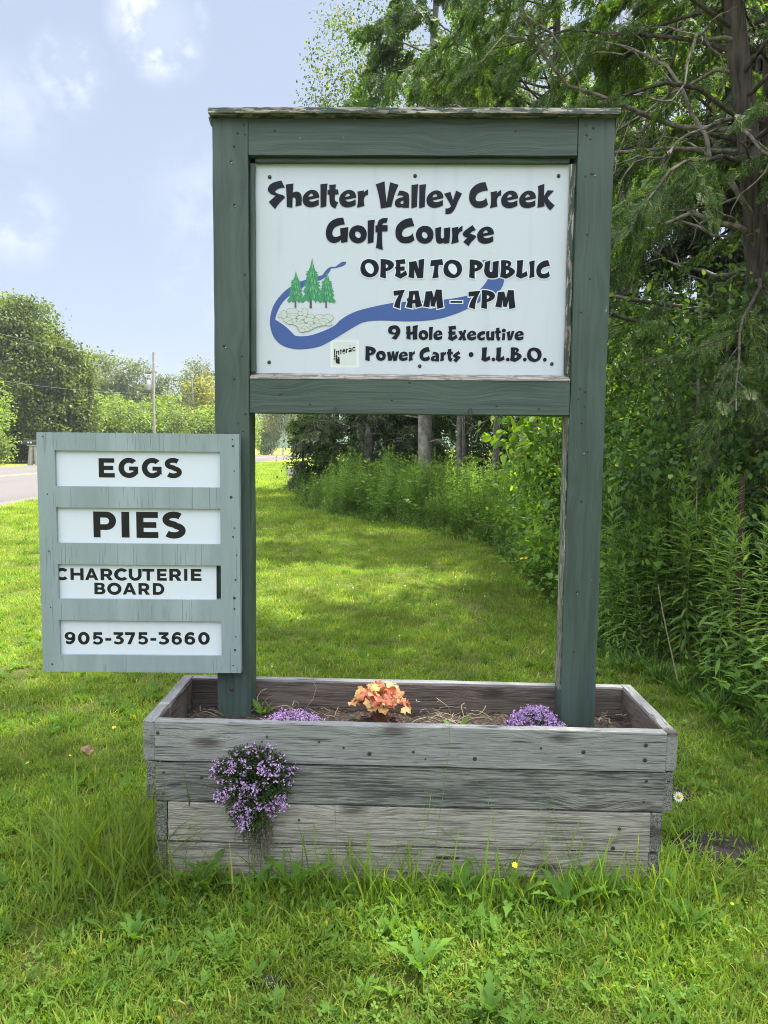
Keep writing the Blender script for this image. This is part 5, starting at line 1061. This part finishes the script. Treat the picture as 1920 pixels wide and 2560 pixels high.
for i, (x, y) in enumerate([(-.78, -.47), (-.66, -.44), (-.18, -.45), (-.05, -.44), (.06, -.46), (.18, -.45), (.40, -.44), (.55, -.45), (.74, -.44), (.90, -.44), (1.04, -.42), (-.97, -.22), (-.98, -.02), (-.55, -.45), (-.36, -.44), (1.02, -.55)]):
    o = link('grass_clump', cm2, M['grass'] if not cm2.materials else None, None, (x, y, 0), (0, 0, i*1.9)); s = rr.uniform(.8, 1.25); o.scale = (s, s, s*rr.uniform(.9, 1.35)); tag(o, 'untrimmed grass clump growing against the foot of the planter', 'grass clump', 'grass clumps around the planter')
# slender seed stalks in front of the planter
def seed_stalk(H, seed):
    r = np.random.default_rng(seed); P = path((0, 0, 0), (r.normal()*.12, r.normal()*.05, 1), H, 8, .05, 0, r); T = [tube(P, np.linspace(.0013, .0006, 9), 4)]
    for k in range(7):
        q, d = lerp_path(P, .62+.055*k); p2 = path(q, d + r.normal(size=3)*.7, .05*r.uniform(.6, 1.3), 3, .2, 0, r); T.append(tube(p2, .0005, 3)); T.append(tube([p2[-1]-d*.004, p2[-1], p2[-1]+d*.005], [.0006, .0022, .0004], 5))
    return npmesh('seed_stalk', T)
SK = [seed_stalk(.62, 4), seed_stalk(.5, 5), seed_stalk(.75, 6)]
for i, (x, y, s) in enumerate([(-.14, -.52, .8), (.12, -.60, 1.), (.18, -.55, .95), (-.72, -.55, .8), (.55, -.55, .9), (1.0, -.5, .9), (.42, -.58, .8), (-1.2, -.45, .9), (-1.0, -.5, 1.), (.62, -.6, .8)]):
    o = link('grass_stalk', SK[i % 3], M['stalk'] if not SK[i % 3].materials else None, None, (x, y, 0), (0, 0, i*2.3)); o.scale = (s, s, s); tag(o, 'thin seeding grass stalk standing in front of the planter', 'grass stalk', 'thin grass stalks by the planter')
# flowers in the lawn
def little_flower(name, lab, loc, h, rad, npet, m, cat, wid=.5, disc=None, face=(0, -.4, 1), group=None):
    root = tag(empty(name, (*loc, 0)), lab, cat, group); P = path((0, 0, 0), (.08, -.05, 1), h, 5, .06); link('stem', npmesh('stem', [tube(P, .0012, 4)]), M['stalk'], root)
    link('petals', npmesh('petals', flower_heads([P[-1]], rad, npet, 0, face, wid)), m, root)
    if disc: link('flower_centre', lens_mesh('flower_centre', disc, disc, 8), M['yellow_petal'], root, tuple(P[-1] + np.array([0, -.003, .003])))
    return root
dz = little_flower('daisy', 'single white daisy with a yellow centre right of the planter', (1.225, -.02), .2, .023, 17, M['white_petal'], 'daisy', .34, .0085, (0, -1., .9))
for x, y, h, l in [(-1.47, .93, .10, 'yellow flower nearest the planter on the left lawn'), (-1.43, 1.08, .10, 'yellow flower just behind another left of the planter'), (-1.72, .45, .09, 'yellow flower farthest left on the lawn'), (-1.60, .62, .06, 'small yellow flower between two others on the left lawn'), (.47, -.50, .16, 'yellow flower among the dandelion leaves at the planter front'), (1.22, -.55, .07, 'small yellow flower right of the planter in the grass'), (-1.35, 1.32, .08, 'yellow flower closest to the left rear corner of the planter')]:
    little_flower('yellow_flower', l, (x, y), h, .0125 if h > .07 else .007, 8, M['yellow_petal'], 'yellow flower', .6)
# white clover heads
cv = npmesh('clover_flower', flower_heads([(0, 0, .045), (0, 0, .05), (0, 0, .053)], .009, 8, 0, (0, -.3, 1), .5) + [(*tube([(0, 0, 0), (.004, 0, .045)], .0008, 3),)])
for i in range(26):
    x, y = rr.uniform(-.9, 1.7), rr.uniform(.9, 8.5)
    if bed_side(x+.2, y): continue
    if i < 9: x, y = .8+rr.gauss(0, .22), 5.6+rr.gauss(0, .35)
    o = link('clover_flower', cv, M['white_petal'] if not cv.materials else None, None, (x, y, 0), (0, 0, i)); tag(o, 'tiny white clover blossom in the lawn beyond the planter', 'clover flower', 'white clover blossoms on the lawn')
# curled dead leaf
bm = bmesh.new(); gx = [[bm.verts.new((.032*(i/6-.5)*2, .026*(j/6-.5)*2, .02+.016*math.sin(i*1.1+j*.5)*math.cos(j*.9) + .012*noise.noise(Vector((i, j, 0))))) for j in range(7)] for i in range(7)]
for i in range(6):
    for j in range(6):
        if (i in (0, 5) and j in (0, 5)): continue
        bm.faces.new((gx[i][j], gx[i+1][j], gx[i+1][j+1], gx[i][j+1]))
o = link('dead_leaf', bmmesh('dead_leaf', bm, True), M['dry_leaf'], None, (-1.56, .76, .02), (.5, .1, .4)); tag(o, 'curled brown dead leaf on the left lawn', 'dead leaf')
# ---------------------------------------------------------------- planted things in the box
def thyme(name, lab, loc, stems, flowers, dead=None):
    root = tag(empty(name, loc), lab, 'creeping thyme'); link('foliage', stems, M['thyme_leaf'], root); link('flowers', flowers, M['thyme_flower'], root)
    if dead: link('dead_stems', dead, M['thyme_dead'], root)
    return root
def fl_cluster(c, nrm, r):
    m_ = r.integers(8, 15); off = r.normal(size=(m_, 3))*.0085; pts = c + off
    parts = []
    nr = unit(nrm + r.normal(size=(m_, 3))*.5)
    for k in range(4):
        a = k*1.57 + r.uniform(0, 6, m_); u = unit(np.cross(nr, [.3, .9, .3])); v = np.cross(nr, u); d = np.cos(a)[:, None]*u + np.sin(a)[:, None]*v + nr*.35
        parts.append(scatter([(0, 0, 0), (.6, .42, 0), (1, 0, 0), (.6, -.42, 0)], [(0, 3, 2, 1)], pts, frames(d, nr), np.full(m_, .0056)))
    return parts
r = np.random.default_rng(77); st, fl, dd = [], [], []
outline = [(0, -.118), (.10, -.135), (.22, -.12), (.45, -.075), (.65, -.04), (.83, .0), (.95, .03)]
for i in range(720):
    # a plant rooted in the gap between the planks, spreading over the face and hanging
    a = r.uniform(-1.25, 1.25); up = r.random()
    zc = .405 + .14*(1-abs(a)/1.6)*math.sqrt(up) if r.random() < .48 else .42 - .235*r.random()**1.1*(1-.35*abs(a))
    xu = r.uniform(-.15, .15)
    if zc > .42: zc = .42 + .135*math.sqrt(1-(xu/.156)**2)*math.sqrt(r.random())
    half = np.interp(zc, [.17, .21, .26, .31, .37, .42, .46, .49, .52, .55, .565], [.012, .04, .075, .105, .14, .15, .14, .12, .085, .045, .015]); x = -.455 + (xu if zc > .42 else half*r.uniform(-1, 1)) + np.interp(zc, [.15, .4], [-.012, 0])
    q = (x-(-.455))/.15; depth = .075*math.sqrt(max(.05, 1-q*q))*np.interp(zc, [.16, .25, .45, .56], [.35, .8, 1, .3])
    tip = np.array([x, PLY0-.008-depth*r.uniform(.6, 1.1), zc]); root_ = np.array([-.44 + .25*(x+.44), PLY0-.004, .37 + .3*(zc-.37)])
    mid_ = (tip+root_)/2 + np.array([0, -.02, .015]); ts = np.linspace(0, 1, 5)[:, None]; P = root_*(1-ts)**2 + 2*mid_*ts*(1-ts) + tip*ts*ts
    st.append(tube(P, np.linspace(.0011, .0006, 5), 3))
    n = 12; tq = np.linspace(.3, 1, n); pos = np.array([lerp_path(P, t)[0] for t in tq]) + r.normal(size=(n, 3))*.0025; d = rdir(n, r)*.8 + unit(tip-root_)*.7
    st.append(scatter(*LEAF_KITE, pos, frames(d, rdir(n, r)), r.uniform(.007, .0125, n)))
    if zc < .5 and r.random() < .12 or r.random() < .035: fl += fl_cluster(tip + np.array([0, -.006, .004]), np.array([0, -.8, .55]), r)
for i in range(95):
    x = -.43 + r.normal()*.026; z0 = r.uniform(.24, .36); P = path((x, PLY0-.012-r.random()*.025, z0), (r.normal()*.12, 0, -1), r.uniform(.08, .19), 5, .08, .1, r); dd.append(tube(P, .001, 3))
    n = 7; pos = np.array([lerp_path(P, t)[0] for t in np.linspace(.1, 1, n)]); dd.append(scatter(*LEAF_KITE, pos, frames(rdir(n, r), rdir(n, r)), r.uniform(.004, .008, n)))
thyme('creeping_thyme', 'mound of purple flowered thyme hanging from a gap in the planter front', (0, 0, 0), npmesh('foliage', st), npmesh('flowers', fl), npmesh('dead_stems', dd))
def mound(lab, cx, cy, rx, ry, h, dens, seed):
    r = np.random.default_rng(seed); st, fl = [], []
    for i in range(dens):
        a = r.uniform(0, 6.28); q = math.sqrt(r.random()); x, y = cx+rx*q*math.cos(a), cy+ry*q*math.sin(a); z = .495 + h*(1-q*q)*r.uniform(.75, 1.1)
        n = 8; pos = np.array([x, y, z]) + r.normal(size=(n, 3))*.008 - np.array([0, 0, .012]); st.append(scatter(*LEAF_KITE, pos, frames(rdir(n, r), rdir(n, r)), r.uniform(.006, .011, n)))
        if r.random() < .62: fl += fl_cluster(np.array([x, y, z]), np.array([0, -.3, 1.]), r)
    thyme('creeping_thyme', lab, (0, 0, 0), npmesh('foliage', st), npmesh('flowers', fl))
mound('low carpet of purple thyme inside the planter left of the orange plant', -.355, -.10, .13, .09, .060, 330, 5)
mound('purple thyme mound inside the planter against the right post', .625, -.06, .115, .09, .078, 380, 6)
# coral bells
r = np.random.default_rng(9); root = tag(empty('coral_bells', (0.0, -.03, .495)), 'orange and pink leaved coral bells plant in the middle of the planter', 'coral bells'); pet, lf = [], []
for i in range(62):
    a = r.uniform(0, 6.28); q = math.sqrt(r.random())*.115; tip = np.array([q*math.cos(a)*1.05, q*math.sin(a)*.8, .04 + .125*(1-(q/.135)**2)*r.uniform(.55, 1.1)])
    pet.append(tube([tip*np.array([.15, .15, 0]), tip*np.array([.5, .5, .6]), tip], .0013, 4))
    nrm = unit(np.array([math.cos(a)*q*6, math.sin(a)*q*6 - .45, .9]) + r.normal(size=3)*.4); u = unit(np.cross(nrm, r.normal(size=3))); v = np.cross(nrm, u); Rr_ = r.uniform(.019, .033)
    n = 25; ang = np.linspace(.35, 2*np.pi-.35, n); rad = Rr_*(.82 + .2*np.abs(np.cos(ang*2.5)) + .04*np.cos(ang*11)); ruf = .006*np.sin(ang*5+i) + .004*np.cos(ang*2.5)
    V = [tip] + [tip + u*math.cos(t)*q_*.5 + v*math.sin(t)*q_*.5 + nrm*.004 for t, q_ in zip(ang, rad)] + [tip + u*math.cos(t)*q_ + v*math.sin(t)*q_ + nrm*z_ for t, q_, z_ in zip(ang, rad, ruf)]
    T3 = [(0, 1+k, 2+k) for k in range(n-1)] + [(1+k, 1+n+k, 2+n+k) for k in range(n-1)] + [(1+k, 2+n+k, 2+k) for k in range(n-1)]
    lf.append((np.array(V), np.array(T3)))
link('petioles', npmesh('petioles', pet), M['petiole'], root); link('leaves', npmesh('leaves', lf), M['coral'], root)
for i, (x, y, s, l) in enumerate([(-.10, -.19, .1, 'small green seedling at the foot of the orange plant on its left'), (.12, -.19, .1, 'broad green seedling at the foot of the orange plant on its right'), (.30, -.17, .12, 'pale green seedling in the planter soil right of the dry twigs'), (-.18, -.19, .08, 'green seedling between the purple carpet and the orange plant'), (.21, -.2, .07, 'tiny seedling sprouting by the front plank of the planter'), (-.50, .02, .10, 'green sprout in the planter beside the left post')]):
    o = link('seedling', npmesh('seedling', [rosette(9, .075*s/.1, 200+i, 0, LEAF_OVATE, (.3, 1.))]), M['low_leaf'], None, (x, y, .50)); tag(o, l, 'seedling')
def twigs(n, cx, cy, rx, ry, z, L, seed, rad=.0016):
    r = np.random.default_rng(seed); T = []
    for i in range(n):
        p = np.array([cx+r.normal()*rx, cy+r.normal()*ry, z + r.random()*.03]); T.append(tube(path(p, (r.normal(), r.normal()*.5, r.normal()*.25+.15), L*r.uniform(.5, 1.3), 6, .35, .1, r), rad*r.uniform(.5, 1.2), 4))
    return npmesh('dry_twigs', T)
for n, cx, cy, rx, ry, L, sd, l in ((34, .27, .0, .09, .05, .13, 1, 'tangle of dry pale twigs in the planter soil right of the orange plant'), (16, -.40, .06, .10, .03, .13, 2, 'loose dry twigs on the soil right of the left post'), (7, -.73, .05, .04, .04, .08, 3, 'few dry twigs on the soil left of the left post'), (8, .95, .05, .04, .04, .05, 4, 'bits of dry twig on the soil right of the right post')):
    o = link('dry_twigs', twigs(n, cx, cy, rx, ry, .50, L, sd), M['drystalk']); tag(o, l, 'twigs')
# fence post and wire, dead stalks in the bed
fp = tag(empty('fence_post', (2.39, 2.1, 0), (0, R(-1), 0)), 'thin rusty steel fence post among the goldenrods', 'fence post')
board('post', M['rust'], 1.45, .036, .006, (0, 0, .725), VERT, fp, seg=4, bev=.001); board('flange', M['rust'], 1.45, .022, .005, (0, .014, .725), (0, R(-90), R(90)), fp, seg=4, bev=.001)
o = link('fence_wire', npmesh('fence_wire', [tube([(1.9, 2.3, 1.36), (2.15, 2.2, 1.345), (2.39, 2.09, 1.37), (2.8, 2., 1.34), (3.6, 1.8, 1.36)], .0022, 4), tube([(2.39, 2.09, 1.0), (2.8, 2., .97), (3.6, 1.8, .99)], .002, 4)]), M['rust']); tag(o, 'rusty wire strung from the steel fence post', 'fence wire')
for i, (x, y, a, H, l) in enumerate([(1.98, 2.02, -.22, .75, 'pale dead stalk leaning at the lawn edge right of the right post'), (2.35, 2.75, .06, 1.4, 'tall dry stalk with a ragged seed head behind the goldenrods')]):
    P = path((0, 0, 0), (a, 0, 1), H, 7, .04); T = [tube(P, np.linspace(.006, .003, 8), 5)]
    if i: T += [tube(path(P[-1], rdir(1)[0]*.7 + np.array([0, 0, .4]), .07, 3, .2), .0012, 3) for k in range(16)]
    o = link('dead_stalk', npmesh('dead_stalk', T), M['drystalk'], None, (x, y, 0)); tag(o, l, 'dead stalk')
# ---------------------------------------------------------------- summer haze
bm = bmesh.new(); bmesh.ops.create_cube(bm, size=1)
for v in bm.verts: v.co = Vector((v.co.x*620-30, v.co.y*430+145, v.co.z*36+17))
hz = bpy.data.materials.new('haze'); hz.use_nodes = True; hz.node_tree.nodes.clear()
pv = nd(hz.node_tree, 'VolumePrincipled', {'Color': (.86, .92, 1., 1), 'Density': .00045}); ho = nd(hz.node_tree, 'OutputMaterial'); hz.node_tree.links.new(pv.outputs[0], ho.inputs['Volume'])
tag(link('haze', bmmesh('haze', bm), hz), kind='stuff')
# ---------------------------------------------------------------- far side of the road
fc = broad(12.8, .3, [(0, 0, 5.4, 4.6, 4.4, 5.2), (-.6, 0, 9.2, 3., 3., 3.4), (2.2, -.8, 3.2, 3., 3., 3.0)], 30, 2300, .5, 36, .27, 61, LEAF_KITE, low=.3, inner=.72, flat_=.9, droop=.5)
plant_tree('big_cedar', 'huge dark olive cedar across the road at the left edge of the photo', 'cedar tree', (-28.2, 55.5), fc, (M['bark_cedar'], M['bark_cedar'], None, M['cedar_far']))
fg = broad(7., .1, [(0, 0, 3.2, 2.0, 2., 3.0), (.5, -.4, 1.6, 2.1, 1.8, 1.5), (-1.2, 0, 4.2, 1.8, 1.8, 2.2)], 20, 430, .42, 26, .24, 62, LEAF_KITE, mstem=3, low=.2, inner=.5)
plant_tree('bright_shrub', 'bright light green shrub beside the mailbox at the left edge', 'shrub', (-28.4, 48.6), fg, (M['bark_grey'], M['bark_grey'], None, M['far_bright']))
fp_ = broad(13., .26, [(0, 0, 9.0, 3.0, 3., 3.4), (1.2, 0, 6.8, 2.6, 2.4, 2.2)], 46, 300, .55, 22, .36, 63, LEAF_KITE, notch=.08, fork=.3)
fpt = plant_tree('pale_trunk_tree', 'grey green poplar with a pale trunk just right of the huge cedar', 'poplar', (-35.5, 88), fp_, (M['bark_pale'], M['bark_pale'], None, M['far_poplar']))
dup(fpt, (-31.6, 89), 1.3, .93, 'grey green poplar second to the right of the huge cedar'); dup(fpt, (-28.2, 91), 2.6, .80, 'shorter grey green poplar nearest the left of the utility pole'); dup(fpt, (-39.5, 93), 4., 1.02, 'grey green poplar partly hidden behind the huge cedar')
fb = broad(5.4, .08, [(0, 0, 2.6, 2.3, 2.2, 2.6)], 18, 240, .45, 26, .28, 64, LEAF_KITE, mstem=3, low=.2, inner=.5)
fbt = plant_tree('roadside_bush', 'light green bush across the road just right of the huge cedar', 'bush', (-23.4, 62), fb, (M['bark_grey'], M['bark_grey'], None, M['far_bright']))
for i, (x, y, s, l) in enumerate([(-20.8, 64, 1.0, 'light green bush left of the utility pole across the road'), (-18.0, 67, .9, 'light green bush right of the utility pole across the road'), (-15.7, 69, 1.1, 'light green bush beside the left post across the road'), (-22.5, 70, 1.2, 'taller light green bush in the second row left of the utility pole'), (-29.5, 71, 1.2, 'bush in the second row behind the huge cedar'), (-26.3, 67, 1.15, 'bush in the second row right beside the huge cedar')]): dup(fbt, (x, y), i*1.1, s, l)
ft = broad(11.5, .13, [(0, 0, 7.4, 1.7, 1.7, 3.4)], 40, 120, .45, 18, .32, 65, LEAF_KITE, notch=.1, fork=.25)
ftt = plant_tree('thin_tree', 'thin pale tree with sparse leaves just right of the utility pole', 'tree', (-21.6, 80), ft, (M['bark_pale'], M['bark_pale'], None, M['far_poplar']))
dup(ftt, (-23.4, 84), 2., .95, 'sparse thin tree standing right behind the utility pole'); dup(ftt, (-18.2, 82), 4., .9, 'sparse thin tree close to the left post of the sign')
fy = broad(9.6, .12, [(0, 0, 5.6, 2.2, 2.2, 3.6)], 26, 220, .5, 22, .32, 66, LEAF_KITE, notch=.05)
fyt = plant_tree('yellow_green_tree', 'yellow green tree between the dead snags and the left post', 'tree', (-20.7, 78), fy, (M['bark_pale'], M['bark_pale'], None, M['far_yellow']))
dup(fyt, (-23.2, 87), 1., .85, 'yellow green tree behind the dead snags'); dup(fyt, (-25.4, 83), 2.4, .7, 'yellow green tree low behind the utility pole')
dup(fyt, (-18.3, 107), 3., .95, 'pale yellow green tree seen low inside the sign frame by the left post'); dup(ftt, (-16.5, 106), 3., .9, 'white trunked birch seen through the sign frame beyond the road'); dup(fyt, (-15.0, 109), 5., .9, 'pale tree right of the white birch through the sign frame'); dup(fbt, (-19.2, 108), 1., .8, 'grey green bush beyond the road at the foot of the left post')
for i, (x, y, h, l) in enumerate([(-21.2, 77, 10.2, 'taller bare dead snag left of the sign'), (-19.9, 78, 9.4, 'shorter bare dead snag closer to the left post')]):
    r = np.random.default_rng(300+i); P = path((0, 0, 0), (0, 0, 1), h, 10, .03, 0, r); T = [tube(P, np.linspace(.14, .03, 11), 6)]
    for k in range(12):
        q, d = lerp_path(P, r.uniform(.5, .98)); a = r.uniform(0, 6.28); T.append(tube(path(q, (math.cos(a), math.sin(a), .6), r.uniform(.4, 1.1), 4, .2, 0, r), np.linspace(.03, .012, 5), 4))
    o = link('dead_snag', npmesh('dead_snag', T), M['bark_pale'], None, (x, y, 0)); tag(o, l, 'dead tree')
up_ = tag(empty('utility_pole', (-19.45, 57.9, 0)), 'wooden utility pole with a grey transformer across the road', 'utility pole')
link('pole', npmesh('pole', [tube([(0, 0, 0), (-.03, 0, 4.5), (.03, 0, 8.7)], [.115, .10, .085], 10), ([(.03, 0, 8.7)], np.zeros((0, 3)))], True), M['pole_wood'], up_)
tr = link('transformer', npmesh('transformer', [tube([(-.36, 0, 5.75), (-.36, 0, 5.78), (-.36, 0, 6.5), (-.36, 0, 6.56)], [.14, .2, .2, .06], 12)], True), M['metal_grey'], up_); link('bushing', npmesh('bushing', [tube([(-.36, -.05, 6.5), (-.36, -.05, 6.8)], .035, 6)]), M['metal_grey'], tr)
link('bracket', npmesh('bracket', [tube([(0, 0, 6.95), (-.75, 0, 6.95)], .04, 5), tube([(-.75, 0, 6.8), (-.75, 0, 7.15)], .035, 5)]), M['metal_grey'], up_)
link('jumper_wire', npmesh('jumper_wire', [tube([(-.7, 0, 7.1), (-.5, 0, 7.7), (-.25, 0, 8.4)], .018, 4)]), M['metal_grey'], up_)
def wire(p, q, sag, n=14): return [tuple(np.array(p)*(1-t) + np.array(q)*t - np.array([0, 0, sag*4*t*(1-t)])) for t in np.linspace(0, 1, n)]
for p, q, s, l in (((-19.6, 57.9, 8.3), (-24.5, 17., 9.3), 1.3, 'upper power line running left from the utility pole'), ((-19.6, 57.9, 5.5), (-24.5, 17., 6.2), .9, 'lower cable running left from the utility pole')):
    o = link('power_line', npmesh('power_line', [tube(wire(p, q, s), .004, 4)]), M['metal_grey']); tag(o, l, 'power line')
mb = tag(empty('mailbox', (-24.9, 48.9, 0)), 'black mailbox on two leaning grey timbers across the road', 'mailbox')
for dx, le in ((-.22, .12), (.28, -.10)): link('leg', npmesh('leg', [tube([(dx, 0, 0), (dx+le, 0, 1.35)], [.19, .15], 9)], True), M['pole_wood'], mb)
board('shelf', M['pole_wood'], .7, .06, .4, (.05, 0, 1.36), (0, 0, 0), mb, seg=2)
bm = bmesh.new(); pr_ = [(-.16, 0), (.16, 0), (.16, .2), (.12, .3), (.05, .34), (-.05, .34), (-.12, .3), (-.16, .2)]
a = [bm.verts.new((-.6, p, 1.4+z)) for p, z in pr_]; b = [bm.verts.new((.55, p, 1.4+z)) for p, z in pr_]; bm.faces.new(a); bm.faces.new(b)
for i in range(8): bm.faces.new((a[i], a[(i+1) % 8], b[(i+1) % 8], b[i]))
bx_ = link('box', bmmesh('box', bm), M['mail_black'], mb)
link('number_plate', npmesh('number_plate', [([(-.3, -.165, 1.5), (-.18, -.165, 1.5), (-.18, -.165, 1.6), (-.3, -.165, 1.6)], [(0, 1, 2, 3)]), ([(-.12, -.165, 1.5), (.0, -.165, 1.5), (.0, -.165, 1.6), (-.12, -.165, 1.6)], [(0, 1, 2, 3)])]), M['mail_white'], bx_)
# far wooded ridge
n = 60; xs = np.linspace(-260, 200, n); bm = bmesh.new(); rowsv = []
for k, (y, zf) in enumerate(((262, 0), (272, .55), (285, .9), (315, 1.))):
    rowsv.append([bm.verts.new((x, y, zf*(12 + 5*noise.noise(Vector((x*.008, 2, 0))) + 2.5*noise.noise(Vector((x*.06, k, 0)))))) for x in xs])
for k in range(3):
    for i in range(n-1): bm.faces.new((rowsv[k][i], rowsv[k][i+1], rowsv[k+1][i+1], rowsv[k+1][i]))
tag(link('hills', bmmesh('hills', bm, True), M['hill']), kind='structure')
